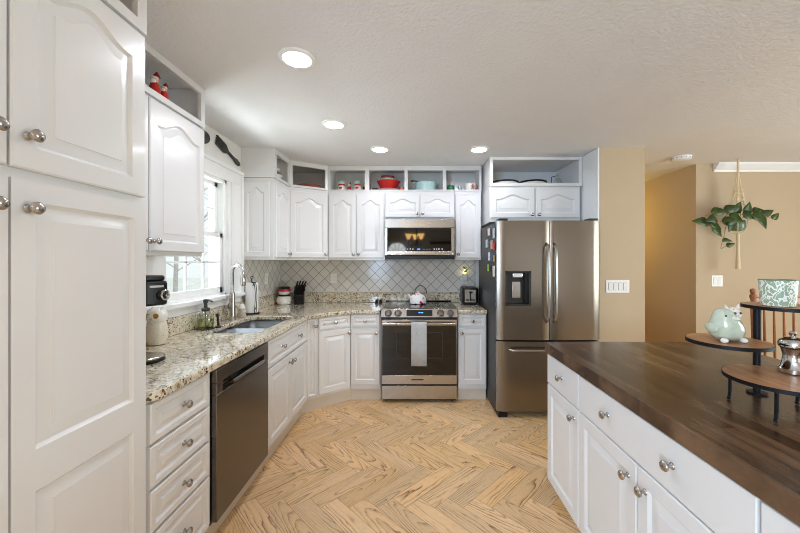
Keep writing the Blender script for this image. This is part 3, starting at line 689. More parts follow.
cubby('long open white shelf of four cubbies above the back wall cabinets', -0.943, UY-0.012, 0, 1.684, 0.309, UZ1+0.002, [(0.02, 0.403), (0.45, 0.838), (0.875, 1.258), (1.298, 1.662)], 2.19, 2.402)
cubby('wide open white cubby above the refrigerator holding platters', 0.765, 3.455, 0, 0.93, 0.60, 2.162, [(0.03, 0.895)], 2.192, 2.425)
# corner cubby
cx = Matrix.Translation((B1.x, B1.y, 0)) @ Matrix.Rotation(rc.rotation_euler.z, 4, 'Z')
z0 = UZ1+0.002; h = CZ-0.002-z0
C1 = Vector((-1.285, 3.548)); C2 = Vector((-0.945, 3.766))
m = MB(); m.prism([C1, C2, (-0.945, 4.079), (-1.589, 4.079), (-1.589, 3.548)], 0, 0.024)
m.box(-1.589, -1.58, 3.548, 4.079, 0.024, h); m.box(-1.58, -0.945, 4.07, 4.079, 0.024, h)
m.box(-0.957, -0.945, 3.785, 4.07, 0.024, h); m.box(-1.58, -1.30, 3.548, 3.556, 0.024, h)
k = len(m.v); L2 = (C2-C1).length
m.box(0, L2, 0, 0.016, h-0.05, h); m.box(0, 0.03, 0, 0.016, 0.024, h-0.05); m.box(L2-0.03, L2, 0, 0.016, 0.024, h-0.05)
m.xf(Matrix.Translation((C1.x, C1.y, 0)) @ Matrix.Rotation(math.atan2(C2.y-C1.y, C2.x-C1.x), 4, 'Z'), k)
m.xf(Matrix.Translation((1.26, -3.8, 0))); o = m.build('display_cubby', WHITE); o.location = (-1.26, 3.8, z0)
tag(o, 'open white angled cubby in the back left corner under the ceiling', 'shelf', 'open white display cubbies under the ceiling')
SHZ = 2.19  # shelf surface on the back wall

# ------------------------------------------------------------------ microwave
rm = thing('microwave', 'stainless steel over-the-range microwave with black glass door', 'microwave', (-0.312, 3.66, 1.425), 0)
MWW, MWH = 0.745, 0.430
box('body', DGREY, rm, 0.004, MWW-0.004, 0.03, 0.418, 0.012, MWH)
m = MB(); g0, g1, h0, h1 = 0.028, MWW-0.035, 0.085, 0.335
m.box(0, MWW, 0, 0.03, h1, MWH); m.box(0, MWW, 0, 0.03, 0.04, h0); m.box(0, g0, 0, 0.03, h0, h1); m.box(g1, MWW, 0, 0.03, h0, h1); dr = m.build('door', STEEL, rm, 0.003)
gl = box('glass', DGLASS, dr, g0, g1, 0.004, 0.02, h0, h1)
m = MB()
for k, xx in enumerate((0.215, 0.245, 0.272, 0.50, 0.525, 0.55, 0.585)): box('button_mark', WHITEMARK, gl, g0+xx-0.006, g0+xx+0.006, 0.0025, 0.004, h0+0.014, h0+0.03)
for xx in (0.39, 0.42, 0.45): box('button_mark', WHITEMARK, gl, g0+xx-0.009, g0+xx+0.009, 0.0025, 0.004, h0+0.02, h0+0.023)
box('display', BLUELED, gl, g0+0.32, g0+0.35, 0.0025, 0.004, h0+0.018, h0+0.027)
m = MB(); m.box(0, MWW, 0.004, 0.03, 0.0, 0.038); m.build('vent_grille', BLACK, rm, 0.004)
MB().tube([(0.02, -0.006, 0.05), (MWW-0.02, -0.006, 0.05)], 0.009, 10).build('handle', STEEL, dr)

# ------------------------------------------------------------------ range
rr = thing('range', 'stainless steel slide-in range with black glass oven door', 'range', (-0.326, 3.392, 0), 0)
RW = 0.758
box('body', DGREY, rr, 0.003, RW-0.003, 0.04, 0.672, 0.03, 0.905)
m = MB(); m.box(-0.006, RW+0.006, 0.03, 0.672, 0.9165, 0.930); m.box(0.003, RW-0.003, 0.03, 0.672, 0.905, 0.9165); m.box(-0.006, RW+0.006, 0.645, 0.672, 0.930, 0.942); ct = m.build('cooktop', COOKTOP, rr, 0.003)
for i, (bx, by, br) in enumerate(((0.19, 0.19, 0.1), (0.57, 0.19, 0.09), (0.19, 0.47, 0.075), (0.57, 0.47, 0.085))):
    ring = MB(); ring.lathe([(br, 0), (br, 0.0004), (br-0.004, 0.0004), (br-0.004, 0)], (bx, by, 0.9302), (0, 0, 1), 40, cap=False); ring.build('burner_ring', DGREY, ct)
m = MB(); pr = [(0.0, 0.842), (-0.012, 0.850), (0.012, 0.930), (0.03, 0.938), (0.05, 0.938), (0.05, 0.842)]
n = len(pr); vs = [(0, a, b) for a, b in pr]+[(RW, a, b) for a, b in pr]; m.add(vs, [tuple(range(n)), tuple(range(2*n-1, n-1, -1))]+[(i, n+i, n+(i+1) % n, (i+1) % n) for i in range(n)])
cpn = m.build('control_panel', STEEL, rr, 0.003)
nrm = Vector((0, -0.958, 0.287)); 
def on_panel(x, z): return Vector((x, -0.012+0.024*(z-0.850)/0.080, z))
for kx in (0.072, 0.168, 0.59, 0.685):
    kb = MB().lathe([(0.034, 0), (0.034, 0.004), (0.027, 0.006), (0.026, 0.032), (0.023, 0.037), (0.0, 0.038)], on_panel(kx, 0.888), nrm, 24); ko = kb.build('knob', DSTEEL, cpn)
    g = MB().lathe([(0.036, 0), (0.036, 0.003)], on_panel(kx, 0.888), nrm, 24); g.build('knob_base', BLACK, ko)
def panel_quad(x0, x1, z0, z1, t):
    m = MB(); a = [on_panel(x0, z0), on_panel(x1, z0), on_panel(x1, z1), on_panel(x0, z1)]; m.add(a+[p+nrm*t for p in a], [(0, 1, 2, 3), (4, 5, 6, 7), (0, 1, 5, 4), (1, 2, 6, 5), (2, 3, 7, 6), (3, 0, 4, 7)]); return m
ds = panel_quad(0.252, 0.508, 0.862, 0.920, 0.0015).build('display', DGLASS, cpn)
m = MB()
for a, b_ in ((0.372, 0.388), (0.392, 0.402), (0.406, 0.416)):
    q = panel_quad(a, b_, 0.889, 0.898, 0.002); m.add(q.v, q.f)
m.build('display_segments', BLUELED, ds)
m = MB(); m.box(0.004, RW-0.004, 0.0, 0.038, 0.765, 0.825); m.box(0.004, RW-0.004, 0.0, 0.038, 0.185, 0.275); m.box(0.004, 0.012, 0.0, 0.038, 0.275, 0.765); m.box(RW-0.012, RW-0.004, 0.0, 0.038, 0.275, 0.765)
od = m.build('oven_door', STEEL, rr, 0.003)
box('glass', DGLASS, od, 0.012, RW-0.012, 0.003, 0.03, 0.275, 0.765)
m = MB(); m.box(0.15, 0.61, 0.0022, 0.003, 0.44, 0.445); m.box(0.15, 0.61, 0.0022, 0.003, 0.695, 0.70); m.box(0.15, 0.155, 0.0022, 0.003, 0.445, 0.695); m.box(0.605, 0.61, 0.0022, 0.003, 0.445, 0.695); m.build('window_outline', DGREY, od)
m = MB(); m.tube([(0.02, -0.045, 0.79), (RW-0.02, -0.045, 0.79)], 0.0125, 14)
for hx in (0.045, RW-0.045): m.box(hx-0.012, hx+0.012, -0.045, 0.002, 0.780, 0.800)
m.build('handle', STEEL, od, 0.002)
m = MB(); m.box(0.30, 0.42, -0.0008, 0.0, 0.225, 0.238); m.build('badge', DGREY, od)
m = MB(); m.box(0.004, RW-0.004, 0.002, 0.038, 0.035, 0.17); m.build('warming_drawer', STEEL, rr, 0.003)
box('plinth', BLACK, rr, 0.01, RW-0.01, 0.06, 0.66, 0.006, 0.03)
for fx in (0.05, RW-0.05):
    for fy in (0.08, 0.6): MB().cyl((fx, fy, 0), (fx, fy, 0.008), 0.02).build('foot', BLACK, rr)
# towel on the oven handle
ht = MB(); x0, x1 = -0.027, 0.123; yh, zh = 3.392-0.045, 0.79
prof = [(yh-0.020, 0.385), (yh-0.022, 0.55), (yh-0.020, 0.74), (yh-0.0165, 0.795), (yh-0.008, 0.807), (yh, 0.8085), (yh+0.009, 0.806), (yh+0.016, 0.79), (yh+0.017, 0.70), (yh+0.018, 0.45)]
vs = []; nx = 14
for j, (yy, zz) in enumerate(prof):
    for i in range(nx+1):
        u = i/nx; wv = 0.0035*math.sin(u*9+0.5)*(1 if j < 3 else 0.0); vs.append((x0+(x1-x0)*u, yy+wv-(0.002 if j < 3 else 0), zz))
fs = [(j*(nx+1)+i, j*(nx+1)+i+1, (j+1)*(nx+1)+i+1, (j+1)*(nx+1)+i) for j in range(len(prof)-1) for i in range(nx)]
ht.add(vs, fs); to = ht.build('dish_towel', TOWELM, recalc=False, smooth=80); so = to.modifiers.new('thick', 'SOLIDIFY'); so.thickness = 0.004; so.offset = 0
tag(to, 'grey speckled dish towel hanging over the oven door handle', 'towel')
# kettle
rk = thing('kettle', 'white enamel kettle with red cherry pattern on the cooktop', 'kettle', (0.045, 3.83, 0.9312), 0)
rk.scale = (1, 1, 0.86)
MB().lathe([(0.085, 0), (0.093, 0.006), (0.094, 0.03), (0.088, 0.075), (0.07, 0.108), (0.04, 0.124), (0.034, 0.126)], (0, 0, 0), (0, 0, 1), 32).build('body', KETM, rk)
MB().tube(catmull([(-0.075, 0, 0.07), (-0.098, 0, 0.098), (-0.110, 0, 0.122)], 5), [0.022-0.0009*i for i in range(11)], 14).build('spout', CERW, rk)
lid = MB().lathe([(0.036, 0.124), (0.034, 0.131), (0.012, 0.138), (0.008, 0.144), (0.014, 0.152), (0.010, 0.160), (0.001, 0.162)], (0, 0, 0), (0, 0, 1), 24).build('lid', CERW, rk)
MB().tube([(0.03+0.068*math.cos(t), 0, 0.118+0.115*math.sin(t)) for t in [PI*(0.02+0.96*k/20) for k in range(21)]], 0.0042, 10).build('handle', BLKMET, rk)

# ------------------------------------------------------------------ refrigerator
FXL, FXR, FYF = 0.738, 1.662, 3.05
rfz = thing('refrigerator', 'stainless steel french-door refrigerator with dispenser and bottom freezer', 'refrigerator', (FXL, FYF, 0), 0)
FW = FXR-FXL
box('body', DGREY, rfz, 0.0, FW, 0.075, 0.86, 0.03, 1.755, bevel=0.004)
def fdoor(name, x0, x1, z0, z1, hole=None):
    m = MB(); k = 14
    def yf(x): u = (x/FW)*2-1; return 0.012*u*u   # gently bowed front
    if hole is None: xs = [[x0, x1, z0, z1]]
    else:
        a, b, c, d = hole; xs = [[x0, a, z0, z1], [b, x1, z0, z1], [a, b, z0, c], [a, b, d, z1]]
    for X0, X1, Z0, Z1 in xs:
        n = max(2, int(k*(X1-X0)/(x1-x0))); vs = []
        for i in range(n+1):
            x = X0+(X1-X0)*i/n
            e = min(x-x0, x1-x); rnd = 0.012*(1-min(1, e/0.012))**2
            vs += [(x, yf(x)+rnd, Z0), (x, yf(x)+rnd, Z1), (x, 0.068, Z0), (x, 0.068, Z1)]
        fs = []
        for i in range(n):
            q = i*4; fs += [(q, q+4, q+5, q+1), (q+2, q+3, q+7, q+6), (q, q+2, q+6, q+4), (q+1, q+5, q+7, q+3)]
        fs += [(0, 1, 3, 2), (n*4, n*4+2, n*4+3, n*4+1)]
        m.add(vs, fs)
    return m.build(name, FSTEEL, rfz, smooth=50)
HX = 0.471
d1 = fdoor('door', 0.003, HX-0.003, 0.700, 1.765, (0.075, 0.305, 1.005, 1.315)); d2 = fdoor('door', HX+0.003, FW-0.003, 0.700, 1.765); d3 = fdoor('freezer_drawer', 0.003, FW-0.003, 0.06, 0.686)
m = MB(); m.box(0.075, 0.305, 0.060, 0.066, 1.005, 1.315); m.box(0.075, 0.09, 0.002, 0.06, 1.005, 1.315); m.box(0.285, 0.305, 0.002, 0.06, 1.005, 1.315); m.box(0.075, 0.305, 0.0, 0.06, 1.005, 1.02); m.box(0.075, 0.305, 0.002, 0.06, 1.30, 1.315)
dp = m.build('dispenser', DGREY, d1, 0.002)
m = MB(); m.box(0.14, 0.235, 0.006, 0.058, 1.255, 1.30); m.build('nozzle', CHROME, dp, 0.008); m = MB(); m.box(0.145, 0.225, 0.045, 0.058, 1.07, 1.22); m.build('paddle', STEEL, dp, 0.004)
box('touch_panel', BLACK, dp, 0.252, 0.284, 0.02, 0.058, 1.025, 1.295)
for sx, dd in ((HX-0.032, d1), (HX+0.034, d2)):
    pts = catmull([(sx, 0.006, 0.862), (sx, -0.040, 0.90), (sx, -0.058, 1.0), (sx, -0.064, 1.2), (sx, -0.058, 1.42), (sx, -0.040, 1.52), (sx, 0.006, 1.558)], 5)
    MB().tube(pts, 0.0125, 12).build('handle', NICKEL, dd)
pts = catmull([(0.10, 0.010, 0.62), (0.115, -0.035, 0.62), (0.18, -0.05, 0.62), (FW/2, -0.056, 0.62), (FW-0.18, -0.05, 0.62), (FW-0.115, -0.035, 0.62), (FW-0.10, 0.010, 0.62)], 5)
MB().tube(pts, 0.0125, 12).build('handle', NICKEL, d3)
for fx in (0.06, FW-0.06):
    box('foot', BLACK, rfz, fx-0.04, fx+0.04, 0.03, 0.12, 0.0, 0.055); box('foot', BLACK, rfz, fx-0.03, fx+0.03, 0.74, 0.82, 0, 0.032)
m = MB(); m.box(0.02, 0.1, 0.01, 0.11, 1.7655, 1.785); m.box(FW-0.1, FW-0.02, 0.01, 0.11, 1.7655, 1.785); m.build('hinge_cover', DGREY, rfz, 0.004)
# magnets and notes on the refrigerator's side
mags = [(3.16, 1.66, .07, .09, (200, 200, 205), 'pale photo'), (3.27, 1.68, .06, .06, (60, 70, 90), 'navy'), (3.37, 1.69, .08, .07, (225, 220, 210), 'cream'), (3.49, 1.70, .06, .05, (120, 60, 60), 'maroon'),
        (3.15, 1.54, .06, .07, (196, 48, 44), 'red'), (3.25, 1.56, .07, .08, (214, 160, 150), 'pink'), (3.36, 1.57, .05, .06, (46, 110, 90), 'green'), (3.47, 1.58, .07, .08, (206, 206, 214), 'light grey'),
        (3.15, 1.43, .06, .06, (196, 160, 70), 'mustard'), (3.25, 1.44, .07, .07, (70, 100, 150), 'blue'), (3.36, 1.45, .06, .08, (230, 228, 226), 'white'), (3.16, 1.31, .07, .10, (232, 226, 214), 'ivory note'), (3.29, 1.33, .05, .06, (30, 34, 40), 'black'), (3.40, 1.34, .05, .07, (150, 196, 90), 'lime')]
for (yy, zz, wy, hz, c, nm) in mags:
    o = MB().box(-0.003, 0.003, -wy/2, wy/2, -hz/2, hz/2).build('fridge_magnet', plain('magnet_'+nm.replace(' ', '_'), c, 0.5, vary=0.3, scale=45), None, 0.001)
    o.location = (FXL-0.0035, yy, zz); row = 'top' if zz > 1.62 else 'second' if zz > 1.5 else 'third' if zz > 1.4 else 'lowest'
    tag(o, f'small {nm} magnet in the {row} row on the refrigerator side', 'magnet', 'magnets on the refrigerator side')

# ------------------------------------------------------------------ island
IX = 0.822
ri = thing('island_cabinet', 'long white kitchen island cabinet with drawers and doors, front right', 'cabinet', (IX, 2.066, 0), -R90)
m = MB(); m.box(0, 2.35, 0, 0.92, 0.09, 0.854); m.build('body', WHITE, ri, 0.001); box('toe_kick', WHITE, ri, 0.04, 2.35, 0.07, 0.88, 0, 0.09)
yo = 2.066
def iy(y): return yo-y
fronts(ri, [('slab', 0.003, iy(1.678), 0.676, 0.846, [(iy(1.862), 0.765)]), ('door', 0.003, iy(1.678), 0.095, 0.668, [(iy(1.72), 0.615)]),
            ('slab', iy(1.668), iy(0.804), 0.676, 0.846, [(iy(1.42), 0.765), (iy(1.065), 0.765)]), ('door', iy(1.668), iy(1.240), 0.095, 0.668, [(iy(1.285), 0.60)]), ('door', iy(1.234), iy(0.804), 0.095, 0.668, [(iy(1.19), 0.60)]),
            ('slab', iy(0.794), iy(-0.1), 0.676, 0.846, [(iy(0.5), 0.765), (iy(0.2), 0.765)]), ('door', iy(0.794), iy(0.35), 0.095, 0.668, [(iy(0.39), 0.60)]), ('door', iy(0.344), iy(-0.1), 0.095, 0.668, [(iy(0.3), 0.60)])])
rit = thing('butcher_block_top', 'dark stained butcher block countertop on the white island', 'worktop', (1.3, 1.0, 0.855), 0)
cor = catmull([(1.80, 0.3, 0), (1.80, 1.55, 0), (1.815, 1.72, 0), (1.80, 1.86, 0), (1.72, 1.99, 0), (1.60, 2.07, 0), (1.48, 2.078, 0)], 5)
out = [(0.792, -0.33), (1.80, -0.33)]+[(p.x, p.y) for p in cor]+[(0.792, 2.078)]
flat_with_hole('slab', [(p[0]-1.3, p[1]-1.0) for p in out], [], 0, 0.059, BUTCHER, rit, 0.004)
IT = 0.9145
# tiered stand
rts = thing('tiered_stand', 'three-tier round wooden serving stand with black metal pole on the island', 'stand', (1.28, 1.29, IT), 0)
def rl(x, y, z): return (x-1.28, y-1.29, z-IT)
m = MB(); m.cyl(rl(1.264, 1.264, IT+0.003), rl(1.264, 1.264, 1.2275), 0.0115, seg=20); m.cyl(rl(1.264, 1.264, IT), rl(1.264, 1.264, IT+0.006), 0.03, seg=24); m.build('pole', BLKMET, rts)
for nm, c, Rr, z in (('tier', (1.20, 1.118), 0.148, 1.02), ('tier', (1.11, 1.215), 0.118, 1.122), ('tier', (1.345, 1.245), 0.117, 1.241)):
    tb = MB().lathe([(Rr-0.004, -0.008), (Rr-0.002, 0), (0.0, 0.0)], rl(c[0], c[1], z), (0, 0, 1), 48); tb.lathe([(Rr-0.004, -0.0085), (0, -0.0085)], rl(c[0], c[1], z), (0, 0, 1), 48, cap=False); to_ = tb.build(nm, STANDW, rts, smooth=30)
    rim = MB().lathe([(Rr-0.003, -0.013), (Rr, -0.013), (Rr, -0.0005), (Rr-0.003, -0.0005), (Rr-0.003, -0.013)], rl(c[0], c[1], z), (0, 0, 1), 48, cap=False); rim.build('metal_rim', BLKMET, to_, smooth=30)
m = MB()
for (x, y) in ((1.12, 1.215), (1.10, 1.04), (1.27, 1.02), (1.31, 1.17)):
    k = len(m.v); m = m
    lg = MB(); lg.tube([rl(x, y, 1.008), rl(x, y, 0.945), rl(x-0.006, y-0.004, 0.922), rl(x-0.012, y-0.008, IT+0.006)], 0.0055, 8); lg.ball(rl(x-0.012, y-0.008, IT+0.0065), 0.0065, seg=10, rings=6); lg.build('leg', BLKMET, rts)
m = MB(); m.cyl(rl(1.264, 1.264, 1.105), rl(1.16, 1.235, 1.106), 0.006); m.cyl(rl(1.264, 1.264, 1.003), rl(1.22, 1.17, 1.004), 0.006); m.build('bracket', BLKMET, rts)
# bird figurine
rb = thing('bird_figurine', 'plump pale green ceramic bird figurine on the middle tier', 'figurine', (1.085, 1.20, 1.1225), 0)
m = MB()
prof = [(0.010, 0.0), (0.034, 0.003), (0.046, 0.018), (0.049, 0.036), (0.045, 0.056), (0.037, 0.073), (0.031, 0.086), (0.025, 0.098), (0.015, 0.107), (0.001, 0.110)]
m.lathe(prof, (0, 0, 0.006), (0, 0, 1), 32)
m.v = [(x*1.04-0.022*(z/0.11)**2+0.006, y-0.012*(z/0.11), z) for x, y, z in m.v]; m.build('body', SAGE, rb, smooth=80)
MB().lathe([(0.010, 0), (0.006, 0.012), (0.001, 0.02)], (-0.004, -0.038, 0.086), (0.55, -0.8, -0.1), 14).build('beak', plain('pale_beak', (214, 214, 190), 0.3), rb)
for ex, ey in ((-0.027, -0.037), (0.012, -0.028)): MB().ball((ex, ey, 0.093), 0.0035, seg=10, rings=6).build('eye', SLOT, rb)
MB().ball((0.050, 0.0, 0.046), 0.008, 0.026, 0.018).build('wing', SAGE, rb); MB().ball((-0.046, -0.002, 0.046), 0.008, 0.026, 0.018).build('wing', SAGE, rb)
MB().ball((-0.03, -0.034, 0.009), 0.010, 0.012, 0.009).build('foot', CERW, rb); MB().ball((0.036, -0.034, 0.009), 0.010, 0.012, 0.009).build('foot', CERW, rb)
# patterned figurine behind the bird
rg = thing('owl_figurine', 'small brown and white speckled owl figurine behind the green bird', 'figurine', (1.172, 1.265, 1.1225), 0)
MB().lathe([(0.018, 0), (0.026, 0.006), (0.029, 0.03), (0.026, 0.055), (0.018, 0.07), (0.001, 0.078)], (0, 0, 0), (0, 0, 1), 22).build('body', FIGM, rg)
MB().ball((0, 0, 0.085), 0.032, 0.026, 0.026).build('head', FIGM, rg)
for sx in (-1, 1): MB().lathe([(0.009, 0), (0.001, 0.018)], (sx*0.02, 0, 0.103), (sx*0.3, 0, 1), 10).build('ear', FIGM, rg)
for sx in (-1, 1): MB().ball((sx*0.010, -0.0245, 0.090), 0.0045, 0.003, 0.0045).build('eye', SLOT, rg)
# patterned bowl on the top tier
rw = thing('patterned_bowl', 'round green and white vine-patterned bowl on the top tier', 'bowl', (1.300, 1.225, 1.2415), 0)
rw.scale = (0.70, 0.70, 0.97)
MB().lathe([(0.055, 0), (0.062, 0.002), (0.067, 0.02), (0.070, 0.06), (0.0735, 0.094), (0.071, 0.095), (0.067, 0.06), (0.062, 0.01), (0.0, 0.008)], (0, 0, 0), (0, 0, 1), 40).build('body', BOWLM, rw)
MB().lathe([(0.0735, 0.0942), (0.0745, 0.097), (0.0705, 0.097), (0.0705, 0.0942)], (0, 0, 0), (0, 0, 1), 40, cap=False).build('rim', plain('sage_rim', (120, 138, 116), 0.3), rw)
# pepper mill
rp_ = thing('pepper_mill', 'squat polished metal pepper mill on the lowest tier', 'pepper mill', (1.29, 1.168, 1.0205), 0)
rp_.scale = (0.86, 0.86, 1.03)
MB().lathe([(0.040, 0), (0.044, 0.003), (0.044, 0.016), (0.038, 0.022), (0.031, 0.045), (0.029, 0.06), (0.034, 0.078), (0.036, 0.082)], (0, 0, 0), (0, 0, 1), 32).build('body', CHROME, rp_)
MB().lathe([(0.036, 0.0825), (0.043, 0.088), (0.044, 0.1), (0.038, 0.110), (0.022, 0.117), (0.012, 0.119)], (0, 0, 0), (0, 0, 1), 32).build('cap', CHROME, rp_)
MB().lathe([(0.006, 0.118), (0.006, 0.122), (0.011, 0.126), (0.012, 0.132), (0.008, 0.138), (0.001, 0.139)], (0, 0, 0), (0, 0, 1), 20).build('knob', CHROME, rp_)
# spindle-back chair beyond the island
rch = thing('dining_chair', 'brown wooden spindle-back dining chair behind the tiered stand', 'chair', (2.99, 2.62, 0), 0)
def leg(x, y, dx, dy): return MB().tube([(x, y, 0.44), (x+dx*.5, y+dy*.5, 0.25), (x+dx, y+dy, 0.0)], [0.016, 0.021, 0.014], 12)
for x, y, dx, dy in ((-0.17, -0.16, -0.05, -0.05), (0.17, -0.16, 0.05, -0.05), (-0.17, 0.16, -0.05, 0.06), (0.17, 0.16, 0.05, 0.06)): leg(x, y, dx, dy).build('leg', WOODF, rch)
MB().prism(rrect(-0.23, 0.23, -0.22, 0.22, 0.1), 0.435, 0.47).build('seat', WOODF, rch, 0.012, 3)
for sx in (-1, 1):
    MB().lathe([(0.016, 0), (0.02, 0.1), (0.016, 0.3), (0.018, 0.58), (0.014, 0.62), (0.022, 0.645), (0.022, 0.665), (0.013, 0.675), (0.021, 0.695), (0.016, 0.715), (0.001, 0.72)], (sx*0.21, 0.18, 0.46), (0, 0.02, 1), 16).build('back_post', WOODF, rch)
for k in range(4):
    x = -0.12+0.08*k; MB().tube([(x, 0.18, 0.46), (x, 0.186, 0.75), (x, 0.192, 1.04)], [0.007, 0.0095, 0.006], 8).build('spindle', WOODF, rch)
m = MB(); m.box(-0.2, 0.2, 0.182, 0.204, 1.03, 1.11); m.build('crest_rail', WOODF, rch, 0.008)

# ------------------------------------------------------------------ things on the granite
G = CT+0.0008
# coffee maker
rcm = thing('coffee_maker', 'black single-cup coffee maker beside the pantry cabinet', 'coffee maker', (-1.31, 1.665, G), 1.15)
MB().lathe([(0.082, 0), (0.085, 0.004), (0.085, 0.012), (0.080, 0.016)], (0, 0, 0), (0, 0, 1), 32).build('base', BLACK, rcm)
MB().lathe([(0.082, 0), (0.083, 0.006), (0.079, 0.010), (0.0, 0.010)], (0, 0, 0.0165), (0, 0, 1), 32).build('drip_tray', STEEL, rcm)
m = MB(); m.prism([(x-0.04, y+0.085) for x, y in rrect(-0.05, 0.05, -0.05, 0.05, 0.02)], 0.0, 0.39); m.build('column', BLACK, rcm, 0.004)
m = MB(); m.prism(rrect(-0.058, 0.058, -0.10, 0.12, 0.025), 0.275, 0.392); hd = m.build('head', BLACK, rcm, 0.012, 3)
m = MB(); m.prism(rrect(-0.052, 0.052, -0.09, 0.06, 0.025), 0.3925, 0.418); m.build('lid', BLACK, rcm, 0.008, 3)
MB().lathe([(0.026, 0), (0.026, 0.018), (0.021, 0.022), (0.018, 0.018), (0.0, 0.017)], (0.025, -0.1, 0.325), (0.3, -1, 0), 24).build('dial', CHROME, hd)
m = MB(); m.box(-0.03, 0.03, -0.102, -0.1005, 0.362, 0.372); m.build('display', WHITEMARK, hd)
MB().tube(catmull([(-0.05, 0.10, 0.36), (-0.03, 0.15, 0.40), (0.02, 0.13, 0.44), (-0.06, 0.12, 0.48), (-0.09, 0.14, 0.50)], 6), 0.004, 8).build('cord', DGREY, rcm)
# owl jar
ro = thing('owl_jar', 'cream ceramic owl jar on the granite behind the coffee maker', 'jar', (-1.505, 2.01, G), -0.9+0.6)
MB().lathe([(0.03, 0), (0.043, 0.004), (0.053, 0.04), (0.054, 0.085), (0.047, 0.125), (0.044, 0.135)], (0, 0, 0), (0, 0, 1), 28).build('body', OWLM, ro)
MB().lathe([(0.045, 0.1355), (0.052, 0.15), (0.053, 0.175), (0.045, 0.20), (0.025, 0.214), (0.001, 0.218)], (0, 0, 0), (0, 0, 1), 28).build('head', CERW, ro)
m = MB()
for sx in (-1, 1):
    m.lathe([(0.015, 0), (0.015, 0.004), (0.009, 0.006), (0.0, 0.006)], (0.018+sx*0.020*0.9, -0.046+0.012*(sx > 0), 0.172), (0.35+sx*0.25, -1, 0), 16)
m.build('eyes', BRASS, ro)
m = MB(); m.lathe([(0.007, 0), (0.001, 0.014)], (0.018, -0.05, 0.155), (0.3, -1, -0.5), 10); m.build('beak', BRASS, ro)
m = MB()
for sx in (-1, 1): m.lathe([(0.014, 0), (0.001, 0.025)], (sx*0.032, 0, 0.198), (sx*0.35, 0, 1), 12)
m.build('ear_tufts', CERW, ro)
# soap dispenser
rsd = thing('soap_dispenser', 'clear glass soap dispenser with dark pump at the window', 'soap dispenser', (-1.50, 2.47, G), 0)
MB().lathe([(0.052, 0.004), (0.055, 0.008), (0.055, 0.075), (0.05, 0.098), (0.03, 0.122), (0.022, 0.13)], (0, 0, 0), (0, 0, 1), 28).build('bottle', CLEARG, rsd)
MB().lathe([(0.048, 0.008), (0.050, 0.012), (0.050, 0.07), (0.0, 0.07)], (0, 0, 0), (0, 0, 1), 28).build('liquid', SOAP, rsd)
m = MB(); m.lathe([(0.026, 0.128), (0.027, 0.15), (0.012, 0.155), (0.011, 0.185), (0.016, 0.188), (0.017, 0.21), (0.012, 0.214)], (0, 0, 0), (0, 0, 1), 20); m.tube([(0, 0, 0.205), (0.03, -0.01, 0.207), (0.06, -0.02, 0.200)], [0.008, 0.007, 0.005], 10); m.cyl((0, 0, 0.02), (0, 0, 0.13), 0.004, seg=8); m.build('pump', DARKIRON, rsd)
m = MB(); m.lathe([(0.056, 0), (0.06, 0.001), (0.06, 0.007), (0.056, 0.0078)], (0, 0, 0), (0, 0, 1), 28); m.build('base', DARKIRON, rsd)
rsb = thing('scrub_brush', 'small dark dish brush leaning beside the soap dispenser', 'brush', (-1.425, 2.50, G), 0)
m = MB(); m.lathe([(0.012, 0), (0.02, 0.004), (0.02, 0.016), (0.012, 0.02)], (0, 0, 0), (0, 0, 1), 16); m.build('bristles', DARKIRON, rsb)
m = MB(); m.tube([(0, 0, 0.018), (-0.004, 0.002, 0.06), (-0.012, 0.006, 0.105)], [0.009, 0.007, 0.009], 10); m.build('handle', BLACK, rsb)
# patterned cup
rpc = thing('sponge_cup', 'small brown lattice-patterned cup right behind the faucet', 'cup', (-1.495, 2.98, G), 0)
MB().lathe([(0.028, 0), (0.033, 0.003), (0.034, 0.08), (0.031, 0.081), (0.030, 0.01), (0, 0.008)], (0, 0, 0), (0, 0, 1), 24).build('body', CUPM, rpc)
m = MB(); m.lathe([(0.028, 0.078), (0.026, 0.1), (0.014, 0.118), (0.001, 0.12)], (0, 0, 0), (0, 0, 1), 16); m.build('sponge', CERW, rpc)
# paper towel holder and roll
rph = thing('paper_towel_holder', 'black wire scroll paper towel holder beside the sink', 'holder', (-1.513, 3.20, G), 0)
m = MB(); m.lathe([(0.068, 0), (0.07, 0.004), (0.066, 0.01), (0.0, 0.011)], (0, 0, 0), (0, 0, 1), 32); m.cyl((0, 0, 0.01), (0, 0, 0.325), 0.005); m.build('base', BLKMET, rph)
m = MB(); m.tube([(0.012*math.cos(t), 0, 0.335+0.012*math.sin(t)) for t in [2*PI*k/16 for k in range(16)]], 0.003, 8, True); m.build('finial', BLKMET, rph)
m = MB(); sc = [(0.052, -0.048, 0.008), (0.066, -0.058, 0.02), (0.068, -0.06, 0.05), (0.058, -0.054, 0.06), (0.052, -0.05, 0.045)]
for dx in (0, 0.018):
    m.tube(catmull([(0.045+dx, -0.045-dx*.4, 0.01), (0.052+dx, -0.05-dx*.4, 0.08), (0.058+dx, -0.055-dx*.4, 0.18), (0.048+dx, -0.05-dx*.4, 0.27), (0.035+dx, -0.045-dx*.4, 0.295), (0.022+dx, -0.045-dx*.4, 0.28), (0.028+dx, -0.045-dx*.4, 0.262)], 6), 0.0035, 8)
m.tube(catmull(sc, 5), 0.0035, 8); m.build('scroll_arm', BLKMET, rph)
pt = MB().lathe([(0.020, 0), (0.054, 0), (0.055, 0.004), (0.055, 0.272), (0.054, 0.276), (0.020, 0.276), (0.020, 0)], (0, 0, 0), (0, 0, 1), 36, cap=False).build('paper_towel_roll', PAPER)
pt.location = (-1.513, 3.20, G+0.0115); tag(pt, 'white paper towel roll standing on the black wire holder', 'paper towel')
